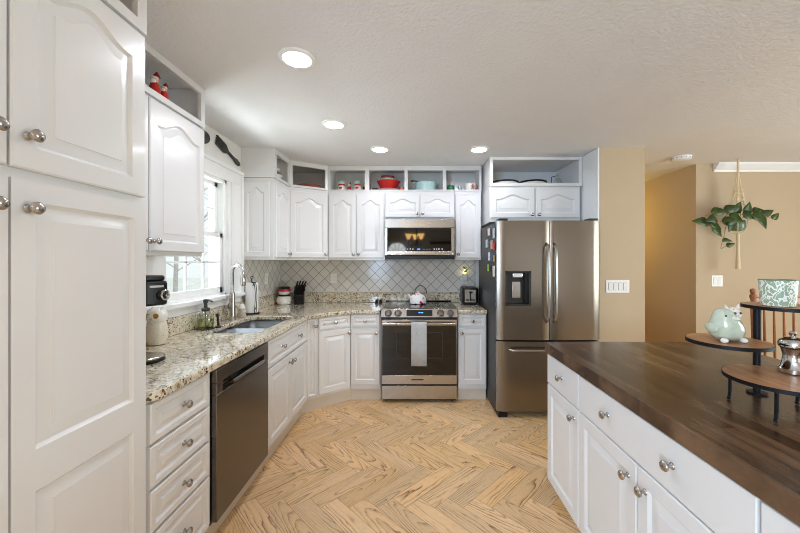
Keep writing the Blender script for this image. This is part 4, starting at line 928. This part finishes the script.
# snowman style canister, knife block
rsn = thing('lidded_canister', 'round white canister with red and white lid and black band, corner of worktop', 'canister', (-1.475, 3.90, G), 0)
MB().lathe([(0.06, 0), (0.074, 0.004), (0.084, 0.035), (0.082, 0.065), (0.068, 0.088), (0.06, 0.093)], (0, 0, 0), (0, 0, 1), 32).build('body', CERW, rsn)
MB().lathe([(0.062, 0.0935), (0.066, 0.097), (0.066, 0.11), (0.060, 0.1125)], (0, 0, 0), (0, 0, 1), 32).build('scarf', BLACK, rsn)
MB().lathe([(0.058, 0.113), (0.062, 0.118), (0.062, 0.142), (0.058, 0.1465)], (0, 0, 0), (0, 0, 1), 32).build('neck', CERW, rsn)
MB().lathe([(0.062, 0.147), (0.066, 0.15), (0.066, 0.172), (0.062, 0.175)], (0, 0, 0), (0, 0, 1), 32).build('lid', RED, rsn)
MB().lathe([(0.062, 0.1755), (0.063, 0.178), (0.063, 0.196), (0.055, 0.2), (0, 0.2)], (0, 0, 0), (0, 0, 1), 32).build('lid_top', BLACK, rsn)
m = MB()
for k in range(5): 
    a = -0.75+0.12*(k % 2)-0.25*(k//2)*0.3; zz = 0.03+0.011*k; m.ball((0.0835*math.cos(a)-0.001, 0.0835*math.sin(a), zz), 0.004, seg=8, rings=6)
m.build('buttons', BLACK, rsn)
rkb = thing('knife_block', 'black knife block full of black-handled knives in the corner', 'knife block', (-1.315, 3.93, G), 0.25)
m = MB(); m.add([(-0.055, -0.06, 0), (0.055, -0.06, 0), (0.055, 0.06, 0), (-0.055, 0.06, 0), (-0.055, -0.085, 0.10), (0.055, -0.085, 0.10), (0.055, 0.03, 0.2), (-0.055, 0.03, 0.2)], [(0, 3, 2, 1), (4, 5, 6, 7), (0, 1, 5, 4), (1, 2, 6, 5), (2, 3, 7, 6), (3, 0, 4, 7)]); m.build('block', BLACK, rkb, 0.005)
for i in range(4):
    for j in range(3):
        x = -0.038+0.025*i; tt = 0.2+0.3*j; base_ = Vector((x, -0.085+0.115*tt, 0.10+0.10*tt)); d = Vector((0.22+0.05*i, -0.45, 0.7)).normalized(); L = 0.075+0.012*j
        kn = thing('kitchen_knife', f'black-handled knife in the knife block, row {("front", "middle", "back")[j]}, {("leftmost", "second from left", "third from left", "rightmost")[i]}', 'knife', (0, 0, 0), 0, 'knives in the knife block')
        Mx = Matrix.Translation(rkb.location) @ Matrix.Rotation(0.25, 4, 'Z'); bw = Mx @ (base_+d*0.0005); dw = Mx.to_3x3() @ d
        kn.location = bw
        h_ = MB().tube([dw*0.004, dw*(L*.5), dw*L], [0.008, 0.0095, 0.0085], 8); h_.build('handle', BLACK, kn)
        MB().tube([(0, 0, 0), dw*0.004], 0.0085, 8).build('bolster', STEEL, kn)
# little dark shakers left of the range
for k, (x, lb) in enumerate(((-0.435, 'left one of two small dark shakers on the worktop left of the range'), (-0.388, 'right one of two small dark shakers on the worktop left of the range'))):
    o = MB().lathe([(0.019, 0), (0.021, 0.003), (0.016, 0.02), (0.012, 0.03), (0.015, 0.036), (0.012, 0.044), (0.001, 0.046)], (0, 0, 0), (0, 0, 1), 18).build('salt_shaker', BLKMET); o.location = (x, 3.98, G); tag(o, lb, 'shaker', 'dark shakers by the range')
# toaster
rtt = thing('toaster', 'black and chrome two-slice toaster on the worktop beside the refrigerator', 'toaster', (0.628, 3.93, G), 0)
m = MB(); m.prism(rrect(-0.088, 0.088, -0.118, 0.118, 0.03), 0.012, 0.195); m.build('body', BLACK, rtt, 0.02, 4)
m = MB(); m.box(-0.062, 0.062, -0.122, -0.116, 0.03, 0.172); fr = m.build('front_plate', STEEL, rtt, 0.003)
m = MB(); m.box(-0.006, 0.006, -0.1235, -0.1222, 0.045, 0.155); m.box(-0.055, -0.018, -0.1235, -0.1222, 0.05, 0.065); m.box(0.018, 0.055, -0.1235, -0.1222, 0.05, 0.065); m.build('lever_slot', BLACK, fr)
m = MB(); m.box(-0.02, 0.02, -0.145, -0.1236, 0.135, 0.150); m.build('lever', BLACK, rtt, 0.004); MB().lathe([(0.013, 0), (0.013, 0.012), (0.010, 0.015)], (0, -0.124, 0.06), (0, -1, 0), 16).build('dial', BLACK, rtt)
m = MB(); m.box(-0.05, -0.02, -0.09, 0.09, 0.1952, 0.1968); m.box(0.02, 0.05, -0.09, 0.09, 0.1952, 0.1968); m.build('slots', SLOT, rtt)
for x in (-0.06, 0.06):
    for y in (-0.09, 0.09): MB().cyl((x, y, 0), (x, y, 0.014), 0.012).build('foot', BLACK, rtt)

# ------------------------------------------------------------------ outlets, switches
def plate(name, label, cat, loc, rz, wd, hg, kind, gangs=1):
    r = thing(name, label, cat, loc, rz); box('cover_plate', OUTLET, r, -wd/2, wd/2, -0.006, 0, -hg/2, hg/2, bevel=0.002)
    if kind == 'outlet':
        for zz in (-0.02, 0.02):
            s = MB().prism([(x, z) for x, z in rrect(-0.016, 0.016, -0.013, 0.013, 0.006)], 0, 0.0015); s.v = [(x, -0.006-z, y+zz) for x, y, z in s.v]; so = s.build('socket', OUTLET, r)
            m = MB(); m.box(-0.008, -0.005, -0.0082, -0.0076, zz-0.005, zz+0.005); m.box(0.005, 0.008, -0.0082, -0.0076, zz-0.005, zz+0.005); m.build('slots', SLOT, so)
    else:
        for g in range(gangs):
            x = (g-(gangs-1)/2)*0.046; so = box('switch_rocker', plain('rocker_plastic', (226, 224, 218), 0.3), r, x-0.0165, x+0.0165, -0.009, -0.006, -0.033, 0.033, bevel=0.001)
            box('rocker_gap', SLOT, so, x-0.018, x+0.018, -0.0065, -0.006, -0.035, 0.035)
    return r
plate('wall_outlet', 'white outlet on the tiled wall left of the range, above the knife block', 'outlet', (-0.953, 4.0798, 1.20), 0, 0.072, 0.115, 'outlet')
plate('wall_outlet', 'white outlet on the tiled side wall beside the paper towel', 'outlet', (-1.5898, 3.685, 1.215), R90, 0.072, 0.115, 'outlet')
plate('wall_outlet', 'white outlet above the toaster with a night light plugged in', 'outlet', (0.60, 4.0798, 1.185), 0, 0.072, 0.115, 'outlet')
plate('light_switch', 'white four-gang light switch on the beige wall end by the refrigerator', 'switch', (1.88, 3.1698, 1.17), 0, 0.215, 0.118, 'switch', 4)
plate('light_switch', 'white two-gang light switch on the dining wall under the hanging plant', 'switch', (3.275, 3.7098, 1.19), 0, 0.122, 0.12, 'switch', 2)
rnl = thing('night_light', 'glowing night light with green leaves plugged in above the toaster', 'night light', (0.60, 4.0712, 1.205), 0)
box('base', OUTLET, rnl, -0.028, 0.028, -0.045, 0.0, -0.03, 0.05, bevel=0.006)
m = MB(); m.ball((0, -0.022, 0.075), 0.017, 0.015, 0.025); m.build('bulb', NLGLOW, rnl)
m = MB()
def leafm(m, base_, d, L, wd, up=(0, 0, 1), fold=0.15, droop=0.2):
    base_ = Vector(base_); d = Vector(d).normalized(); s = d.cross(Vector(up)); s = s.normalized() if s.length > 1e-4 else Vector((1, 0, 0)); nn = s.cross(d)
    prof = [(0.0, 0.0), (0.06, 0.32), (0.2, 0.5), (0.4, 0.47), (0.65, 0.3), (0.85, 0.13), (1.0, 0.0)]
    vs = []; fs = []
    for t, w_ in prof:
        c = base_+d*(L*t)-nn*(droop*L*t*t); vs += [c-s*(wd*w_)+nn*(fold*wd*w_), c, c+s*(wd*w_)+nn*(fold*wd*w_)]
    for i in range(len(prof)-1):
        q = i*3; fs += [(q, q+1, q+4, q+3), (q+1, q+2, q+5, q+4)]
    m.add(vs, fs)
for k in range(9):
    a = k*2.4; leafm(m, (0.01*math.cos(a), -0.045, 0.05+0.008*k), (0.7*math.cos(a), -0.25+0.15*math.sin(a), 0.7), 0.045, 0.035)
o = m.build('leaves', LEAFG, rnl, recalc=False, smooth=0); sm = o.modifiers.new('t', 'SOLIDIFY'); sm.thickness = 0.001

# ------------------------------------------------------------------ cubby contents
def small(name, label, cat, loc, prof, mat, seg=24, group=None, rz=0):
    o = MB().lathe(prof, (0, 0, 0), (0, 0, 1), seg).build(name, mat); o.location = loc; return tag(o, label, cat, group)
S = SHZ+0.0008
def snowjar(x, y, lb):
    r = thing('holiday_jar', lb, 'jar', (x, y, S), 0, 'holiday jars in the first cubby')
    MB().lathe([(0.03, 0), (0.04, 0.003), (0.045, 0.03), (0.038, 0.055), (0.032, 0.06)], (0, 0, 0), (0, 0, 1), 20).build('body', CERW, r)
    MB().lathe([(0.034, 0.0602), (0.036, 0.064), (0.036, 0.074), (0.034, 0.0765)], (0, 0, 0), (0, 0, 1), 20).build('scarf', RED, r)
    MB().lathe([(0.036, 0.077), (0.043, 0.088), (0.04, 0.105), (0.024, 0.118), (0.001, 0.122)], (0, 0, 0), (0, 0, 1), 20).build('lid', TURQ, r)
    m = MB(); m.ball((0, -0.046, 0.03), 0.02, 0.006, 0.012); m.build('bow', RED, r)
snowjar(-0.815, 3.86, 'left white holiday jar with turquoise lid in the first back cubby'); snowjar(-0.635, 3.86, 'right white holiday jar with turquoise lid in the first back cubby')
def redfig(x, y, z, lb, grp, h=0.11):
    r = thing('holiday_figurine', lb, 'figurine', (x, y, z), 0, grp); q = h/0.11
    MB().lathe([(0.02*q, 0), (0.026*q, 0.004*q), (0.024*q, 0.03*q), (0.018*q, 0.055*q), (0.012*q, 0.064*q)], (0, 0, 0), (0, 0, 1), 18).build('coat', RED, r)
    MB().ball((0, 0, 0.075*q), 0.015*q).build('head', SKIN, r)
    m = MB(); m.ball((0, -0.010*q, 0.066*q), 0.013*q, 0.009*q, 0.013*q); m.lathe([(0.016*q, 0.08*q), (0.018*q, 0.083*q), (0.016*q, 0.088*q)], (0, 0, 0), (0, 0, 1), 16); m.build('beard', CERW, r)
    MB().lathe([(0.0155*q, 0.0885*q), (0.011*q, 0.1*q), (0.002*q, 0.112*q)], (0, 0, 0), (0.1, 0, 1), 14).build('hat', DRED, r)
    return r
redfig(-0.735, 3.89, S, 'small red holiday figurine right of the left holiday jar', 'red figurines in the first cubby'); redfig(-0.558, 3.89, S, 'small red holiday figurine at the right end of the first back cubby', 'red figurines in the first cubby')
z = 2.2478
redfig(-1.335, 1.765, z, 'taller red and white holiday figurine in the cubby left of the window', 'figurines left of the window', 0.125); redfig(-1.33, 1.825, z, 'shorter red and white holiday figurine in the cubby left of the window', 'figurines left of the window', 0.10)
# red bowls
o = small('serving_plate', 'pale pink rimmed plate under the red bowl in the second cubby', 'plate', (-0.29, 3.92, S), [(0.08, 0), (0.10, 0.004), (0.145, 0.018), (0.147, 0.021), (0.10, 0.010), (0, 0.008)], plain('pink_plate', (226, 160, 160), 0.3))
o = small('red_bowl', 'large red fluted bowl in the second back cubby', 'bowl', (-0.29, 3.92, S+0.0115), [(0.075, 0), (0.085, 0.006), (0.105, 0.05), (0.125, 0.092), (0.136, 0.106), (0.131, 0.107), (0.118, 0.09), (0.08, 0.012), (0, 0.010)], RED, 32)
o = small('striped_bowl', 'green and white banded bowl stacked inside the large red bowl', 'bowl', (-0.30, 3.92, S+0.0775), [(0.07, 0), (0.084, 0.02), (0.092, 0.07), (0.089, 0.071), (0.078, 0.02), (0, 0.012)], plain('green_white_glaze', (176, 196, 170), 0.3, vary=0.5, scale=60))
o = small('red_dish', 'small red dish topping the bowl stack in the second cubby', 'dish', (-0.30, 3.92, S+0.1175), [(0.05, 0), (0.066, 0.02), (0.078, 0.062), (0.075, 0.063), (0.06, 0.02), (0, 0.008)], DRED)
o = box('black_box', BLACK, None, -0.03, 0.03, -0.02, 0.02, 0, 0.03, bevel=0.004); o.location = (-0.435, 3.83, S); tag(o, 'small black box at the left of the red bowl', 'box')
o = small('small_cup', 'tiny red and cream cup right of the red bowl', 'cup', (-0.135, 3.84, S), [(0.018, 0), (0.022, 0.003), (0.025, 0.04), (0.023, 0.0405), (0.02, 0.006), (0, 0.005)], plain('red_cream_glaze', (206, 110, 84), 0.4, vary=0.4, scale=50))
# turquoise pot
rpt = thing('enamel_pot', 'turquoise enamel pot in the third back cubby', 'pot', (0.135, 3.92, S), 0)
MB().lathe([(0.10, 0), (0.108, 0.004), (0.116, 0.05), (0.118, 0.10), (0.122, 0.104), (0.118, 0.106), (0.112, 0.1), (0.104, 0.01), (0, 0.008)], (0, 0, 0), (0, 0, 1), 36).build('body', TURQ, rpt)
m = MB()
for sx in (-1, 1): m.tube([(sx*0.115, -0.02, 0.085), (sx*0.14, -0.018, 0.09), (sx*0.145, 0, 0.091), (sx*0.14, 0.018, 0.09), (sx*0.115, 0.02, 0.085)], 0.006, 8)
m.build('handles', TURQ, rpt)
rla = thing('ladle', 'black ladle lying behind the rim of the turquoise pot', 'ladle', (0.03, 3.875, S+0.11), 0)
MB().tube([(0.05, 0.0, 0.001), (0.0, 0.0, 0.006), (-0.04, 0.0, 0.012)], [0.005, 0.006, 0.006], 8).build('handle', BLACK, rla); MB().ball((-0.05, 0, 0.008), 0.02, 0.016, 0.008).build('bowl', BLACK, rla)
small('cactus_mug', 'small dark green ribbed pot in the fourth back cubby', 'pot', (0.41, 3.86, S), [(0.03, 0), (0.04, 0.006), (0.043, 0.04), (0.034, 0.062), (0.015, 0.068), (0, 0.069)], GREENM, 12)
o = small('drinking_glass', 'small clear glass in the middle of the fourth back cubby', 'glass', (0.515, 3.85, S), [(0.018, 0), (0.02, 0.003), (0.026, 0.05), (0.025, 0.05), (0.019, 0.005), (0, 0.004)], CLEARG)
rmg = thing('gingerbread_mug', 'white mug with gingerbread figure in the fourth back cubby', 'mug', (0.63, 3.86, S), 0)
MB().lathe([(0.04, 0), (0.05, 0.004), (0.062, 0.04), (0.066, 0.08), (0.063, 0.081), (0.058, 0.04), (0, 0.008)], (0, 0, 0), (0, 0, 1), 28).build('body', CERW, rmg)
m = MB(); m.tube([(0.06, 0, 0.065), (0.085, 0, 0.06), (0.088, 0, 0.035), (0.058, 0, 0.02)], 0.006, 8); m.build('handle', RED, rmg)
m = MB(); m.ball((0.02, -0.062, 0.056), 0.010, 0.003, 0.010); m.ball((0.02, -0.058, 0.036), 0.011, 0.004, 0.014); m.tube([(0.0, -0.062, 0.046), (0.04, -0.056, 0.044)], 0.005, 8); m.tube([(0.013, -0.056, 0.026), (0.006, -0.053, 0.012)], 0.005, 8); m.tube([(0.027, -0.055, 0.026), (0.033, -0.05, 0.012)], 0.005, 8); m.build('gingerbread_figure', BROWN, rmg)
# corner cubby dishes
zc = UZ1+0.002+0.0248
small('terracotta_dish', 'wide shallow reddish dish in the angled corner cubby', 'dish', (-1.16, 3.80, zc), [(0.10, 0), (0.12, 0.004), (0.155, 0.025), (0.152, 0.027), (0.11, 0.009), (0, 0.008)], TERRA, 32)
small('terracotta_dish', 'smaller reddish dish stacked in the corner cubby dish', 'dish', (-1.17, 3.81, zc+0.0095), [(0.06, 0), (0.08, 0.004), (0.115, 0.032), (0.112, 0.034), (0.07, 0.009), (0, 0.008)], plain('rose_dish', (190, 140, 124), 0.4, vary=0.3, scale=60), 32)
# left cubby stack
z = 2.2008
for k, (c, lb, rr_) in enumerate((((230, 228, 222), 'lowest white dish of the stack in the cubby right of the window', 0.12), ((120, 100, 84), 'brown dish in the middle of the stack right of the window', 0.11), ((232, 230, 226), 'white bowl topping the stack in the cubby right of the window', 0.10))):
    small('stacked_dish', lb, 'dish', (-1.42, 3.37, z), [(rr_*.6, 0), (rr_*.7, 0.004), (rr_, 0.045), (rr_*.97, 0.046), (rr_*.68, 0.010), (0, 0.009)], plain('dish_glaze_%d' % k, c, 0.3), 32, 'dishes in the cubby right of the window'); z += 0.03 if k < 1 else 0.034
# above the refrigerator
zf = 2.1928
def platter(x, lb, rx):
    r = thing('platter', lb, 'platter', (x, 3.66, zf), 0, 'platters above the refrigerator'); r.scale = (1, 1, 1.7)
    m = MB().lathe([(0.10, 0), (0.12, 0.004), (rx, 0.022), (rx-0.004, 0.026), (0.11, 0.010), (0, 0.009)], (0, 0, 0), (0, 0, 1), 36); m.build('dish', CERW, r)
    MB().lathe([(rx+0.0005, 0.020), (rx+0.008, 0.024), (rx+0.006, 0.030), (rx-0.002, 0.0275)], (0, 0, 0), (0, 0, 1), 36, cap=False).build('rim', BLKMET, r)
platter(0.965, 'left black-rimmed platter above the refrigerator', 0.14); platter(1.262, 'right black-rimmed platter above the refrigerator', 0.14)
rdc = thing('glass_decanter', 'clear glass decanter in the cubby above the refrigerator', 'decanter', (1.505, 3.60, zf), 0)
MB().lathe([(0.04, 0), (0.05, 0.004), (0.052, 0.03), (0.03, 0.07), (0.016, 0.09), (0.016, 0.105), (0.022, 0.112)], (0, 0, 0), (0, 0, 1), 24).build('body', CLEARG, rdc)
MB().ball((0, 0, 0.124), 0.014).build('stopper', CLEARG, rdc)
m = MB(); m.tube(catmull([(-0.022, 0, 0.1), (-0.06, 0, 0.09), (-0.062, 0, 0.04), (-0.052, 0, 0.015)], 5), 0.004, 8); m.build('handle', DGREY, rdc)

# ------------------------------------------------------------------ wall decor above the window
def utensil(name, label, head, tail, tines):
    a = Vector((XL, head[0], head[1])); b = Vector((XL, tail[0], tail[1])); d = b-a; L = d.length; ang = math.atan2(d.z, d.y)
    m = MB(); W_ = 0.042
    def poly(pts):
        n = len(pts); vs = [(0.004, y, z) for y, z in pts]+[(0.018, y, z) for y, z in pts]
        m.add(vs, [tuple(range(n)), tuple(range(2*n-1, n-1, -1))]+[(i, (i+1) % n, n+(i+1) % n, n+i) for i in range(n)])
    if tines:
        for k in range(4): c = -0.033+0.022*k; poly([(0.0, c-0.006), (0.11, c-0.008), (0.11, c+0.008), (0.0, c+0.006)])
        poly([(0.10, -0.043), (0.14, -0.040), (0.18, -0.014), (0.18, 0.014), (0.14, 0.040), (0.10, 0.043)])
    else:
        poly([(0.09+0.09*math.cos(t), 0.05*math.sin(t)) for t in [2*PI*k/20 for k in range(20)]])
    poly([(0.17, -0.012), (L-0.10, -0.013), (L-0.06, -0.024), (L-0.01, -0.018), (L, 0), (L-0.01, 0.018), (L-0.06, 0.024), (L-0.10, 0.013), (0.17, 0.012)])
    o = m.build(name, DARKIRON, None, 0.003); o.location = a; o.rotation_euler = (ang, 0, 0); return tag(o, label, 'wall decor', 'large utensils above the window')
utensil('decorative_fork', 'oversized dark metal fork hanging above the window', (2.755, 2.385), (3.125, 2.278), True)
utensil('decorative_spoon', 'oversized dark metal spoon above the window, mostly behind the cabinet', (2.665, 2.36), (2.28, 2.26), False)

# ------------------------------------------------------------------ ceiling fixtures
def downlight(x, y, label):
    r = thing('recessed_light', label, 'ceiling light', (x, y, CZ), 0, 'recessed ceiling lights')
    MB().lathe([(0.070, -0.0005), (0.094, -0.0005), (0.094, -0.004), (0.086, -0.010), (0.072, -0.011), (0.070, -0.0005)], (0, 0, 0), (0, 0, 1), 36, cap=False).build('trim_ring', TRIMW, r)
    MB().lathe([(0.0, -0.007), (0.071, -0.006), (0.071, -0.001), (0.0, -0.001)], (0, 0, 0), (0, 0, 1), 32, cap=False).build('lens', LENS, r)
    d = bpy.data.lights.new('bulb', 'AREA'); d.shape = 'DISK'; d.size = 0.13; d.energy = 4.9; d.color = (0.83, 0.87, 1.0); d.spread = math.radians(170)
    o = bpy.data.objects.new('bulb', d); COL.objects.link(o); o.parent = r; o.location = (0, 0, -0.012)
downlight(-0.606, 1.778, 'recessed ceiling light nearest the camera, by the pantry'); downlight(-0.614, 2.63, 'recessed ceiling light in front of the sink window')
downlight(-0.319, 3.217, 'recessed ceiling light in front of the two-door wall cabinet, left of the range'); downlight(0.61, 3.217, 'recessed ceiling light nearest the refrigerator')
rsm = thing('smoke_detector', 'round white smoke detector on the ceiling near the hallway', 'smoke detector', (2.70, 3.46, CZ), 0)
MB().lathe([(0.082, -0.0005), (0.085, -0.01), (0.085, -0.028), (0.078, -0.034), (0.05, -0.040), (0, -0.041)], (0, 0, 0), (0, 0, 1), 32).build('body', TRIMW, rsm)
m = MB()
for k in range(14):
    a = 2*PI*k/14; p = Vector((0.0852*math.cos(a), 0.0852*math.sin(a), -0.02)); m.ball(p, 0.006, 0.006, 0.004, 8, 6)
m.build('vents', SLOT, rsm)

# ------------------------------------------------------------------ hanging plant
HXp, HYp = 3.335, 3.53
rmh = thing('macrame_hanger', 'cream macrame plant hanger hanging from the ceiling by the dining wall', 'plant hanger', (HXp, HYp, CZ), 0)
m = MB(); m.tube([(0, 0, 0), (0, 0, -0.16)], 0.010, 8)
PZ = 1.728-CZ
for k in range(4):
    a = PI/4+k*PI/2; c, s_ = math.cos(a), math.sin(a)
    for off in (-0.006, 0.006):
        m.tube([(0.006*c, 0.006*s_, -0.15), (0.03*c+off, 0.03*s_, -0.34), (0.058*c+off, 0.058*s_, -0.52), (0.071*c, 0.071*s_, PZ+0.09), (0.072*c, 0.072*s_, PZ+0.05), (0.045*c, 0.045*s_, PZ-0.028), (0.008*c, 0.008*s_, PZ-0.05)], 0.004, 6)
    for q in range(7): m.ball((c*(0.024+0.005*q), s_*(0.024+0.005*q), -0.32-0.03*q), 0.0115, seg=8, rings=6)
m.build('cords', ROPE, rmh)
m = MB(); m.lathe([(0.012, PZ-0.045), (0.016, PZ-0.06), (0.012, PZ-0.075), (0.014, PZ-0.2), (0.022, PZ-0.40), (0.020, PZ-0.405)], (0, 0, 0), (0, 0, 1), 14); m.build('tassel', ROPE, rmh)
m = MB(); m.tube([(0.012*math.cos(t), 0, 0.0-0.012+0.012*math.sin(t)) for t in [2*PI*k/12 for k in range(12)]], 0.003, 6, True); m.build('hook', CHROME, rmh)
rpp = thing('potted_pothos', 'trailing green pothos in a small green pot in the macrame hanger', 'plant', (HXp, HYp, 1.712), 0)
MB().lathe([(0.028, 0), (0.046, 0.006), (0.060, 0.04), (0.062, 0.075), (0.055, 0.105), (0.056, 0.112), (0.05, 0.112), (0.05, 0.095), (0, 0.094)], (0, 0, 0), (0, 0, 1), 28).build('pot', POTG, rpp)
def lp(px, py, y=HYp): return ((px-414)*y/343-HXp, y-HYp, 1.4-(py-261.5)*y/343-1.712)
vines = MB(); leaves = MB()
def vine(pts): vines.tube(catmull(pts, 6), 0.0025, 6)
c0 = (0.0, -0.02, 0.11)
vine([c0, lp(728, 214, 3.50), lp(716, 212, 3.46), lp(705, 216, 3.44)]); vine([c0, lp(728, 222, 3.45), lp(724, 236, 3.43), lp(721, 248, 3.43), lp(726, 246, 3.43)]); vine([c0, lp(748, 214, 3.50), lp(760, 217, 3.47), lp(774, 218, 3.45)]); vine([c0, lp(742, 210, 3.5), lp(752, 213, 3.47), lp(764, 222, 3.45)]); vine([c0, lp(735, 208, 3.5), lp(720, 222, 3.44)])
LV = [(708, 223, -1, .15, 17, 10, 3.44), (711, 212, 1, .05, 15, 9, 3.46), (724, 211, .9, .35, 14, 9, 3.46), (708, 222, 1, -.5, 13, 9, 3.44), (712, 226, .8, -.9, 13, 11, 3.42), (722, 222, .9, .1, 15, 10, 3.42), (729, 215, 1, -.5, 14, 11, 3.44), (745, 214, .3, 1, 12, 9, 3.46), (742, 214, .8, -.3, 12, 10, 3.42), (752, 212, 1, .25, 10, 8, 3.46), (752, 214, .9, -.6, 13, 12, 3.42), (758, 216, .5, -.9, 14, 11, 3.42), (757, 214, 1, .1, 12, 8, 3.45), (772, 219, .7, .7, 8, 6, 3.45), (734, 213, .5, 1, 12, 9, 3.47), (726, 246, .8, .3, 8, 5, 3.43), (722, 240, 1, -.1, 9, 5, 3.43), (731, 222, -.3, -1, 10, 8, 3.40), (716, 218, -.8, -.2, 12, 9, 3.42), (763, 215, .9, .5, 10, 7, 3.47)]
for (px, py, dx, dz, L, wd, y) in LV:
    s_ = y/343; leafm(leaves, lp(px, py, y), (dx, -0.25, dz), L*s_*1.08, wd*s_*1.05, (0.1, -1, 0.35), 0.2, 0.15)
vo = vines.build('vines', plain('vine_stem', (110, 122, 56), 0.6), rpp)
lo = leaves.build('foliage', LEAF, rpp, recalc=False, smooth=60); sm = lo.modifiers.new('t', 'SOLIDIFY'); sm.thickness = 0.0012

# ------------------------------------------------------------------ behind the camera, seen in the black glass
rcl = thing('chandelier', 'chandelier with amber glass shades, reflected in the microwave door', 'chandelier', (0.065, -1.2, CZ), 0)
m = MB(); m.lathe([(0.06, -0.0005), (0.06, -0.012), (0.02, -0.03)], (0, 0, 0), (0, 0, 1), 24); m.cyl((0, 0, -0.02), (0, 0, -0.62), 0.012); m.lathe([(0.02, -0.5), (0.045, -0.54), (0.03, -0.6), (0.01, -0.66)], (0, 0, 0), (0, 0, 1), 20); m.build('stem', BLKMET, rcl)
for k, a in enumerate((0.25, PI+0.2, 1.45*PI)):
    c, s_ = math.cos(a), math.sin(a); R_ = (0.115, 0.205, 0.2)[k]
    am = MB().tube(catmull([(0.02*c, 0.02*s_, -0.56), (0.1*c, 0.1*s_, -0.66), (R_*c, R_*s_, -0.62), (R_*c, R_*s_, -0.50)], 6), 0.008, 8); ao = am.build('arm', BLKMET, rcl)
    MB().lathe([(0.03, -0.50), (0.045, -0.46), (0.055, -0.42), (0.09, -0.37), (0.088, -0.37), (0.052, -0.42), (0.028, -0.495)], (R_*c, R_*s_, 0), (0, 0, 1), 24, cap=False).build('shade', SHADE, ao)
dr_ = bpy.data.objects.new('door_1', None); COL.objects.link(dr_); struct(dr_); dr_.location = (-0.55, -3.83, 0)
m = MB(); arcp = [(0.30*math.cos(PI*k/20), 1.71+0.30*math.sin(PI*k/20)) for k in range(21)]
m.box(-0.45, 0.45, -0.02, 0.025, 0.01, 1.71)
vs = []; fs = []
for yy in (-0.02, 0.025):
    vs += [(0.45, yy, 1.71), (0.45, yy, 2.05), (-0.45, yy, 2.05), (-0.45, yy, 1.71)]+[(p[0], yy, p[1]) for p in reversed(arcp)]
nn = 25; ring = list(range(nn))
fs = [tuple(reversed(ring)), tuple(i+nn for i in ring)]+[(i, (i+1) % nn, nn+(i+1) % nn, nn+i) for i in ring]
m.add(vs, fs); m.build('door_leaf', WHITE, dr_, smooth=0)
m = MB()
for k in range(1, 5): t_ = PI*k/5; m.tube([(0.10*math.cos(t_), 0, 1.71+0.10*math.sin(t_)), (0.30*math.cos(t_), 0, 1.71+0.30*math.sin(t_))], 0.008, 6)
m.tube([(0.10*math.cos(PI*k/12), 0, 1.71+0.10*math.sin(PI*k/12)) for k in range(13)], 0.008, 6); m.build('muntins', WHITE, dr_)
sf = box('wall_shelf', BLACK, None, 0, 0.7, 0, 0.16, 0, 0.08, bevel=0.004); sf.location = (0.5, -3.799, 1.96); tag(sf, 'dark wall shelf reflected at the right of the microwave door', 'shelf')
# warm hallway lamp
d = bpy.data.lights.new('hall_lamp', 'POINT'); d.energy = 13; d.color = (1.0, 0.73, 0.18); d.shadow_soft_size = 0.1
o = bpy.data.objects.new('hall_lamp', d); COL.objects.link(o); o.location = (2.55, 5.0, 1.9)
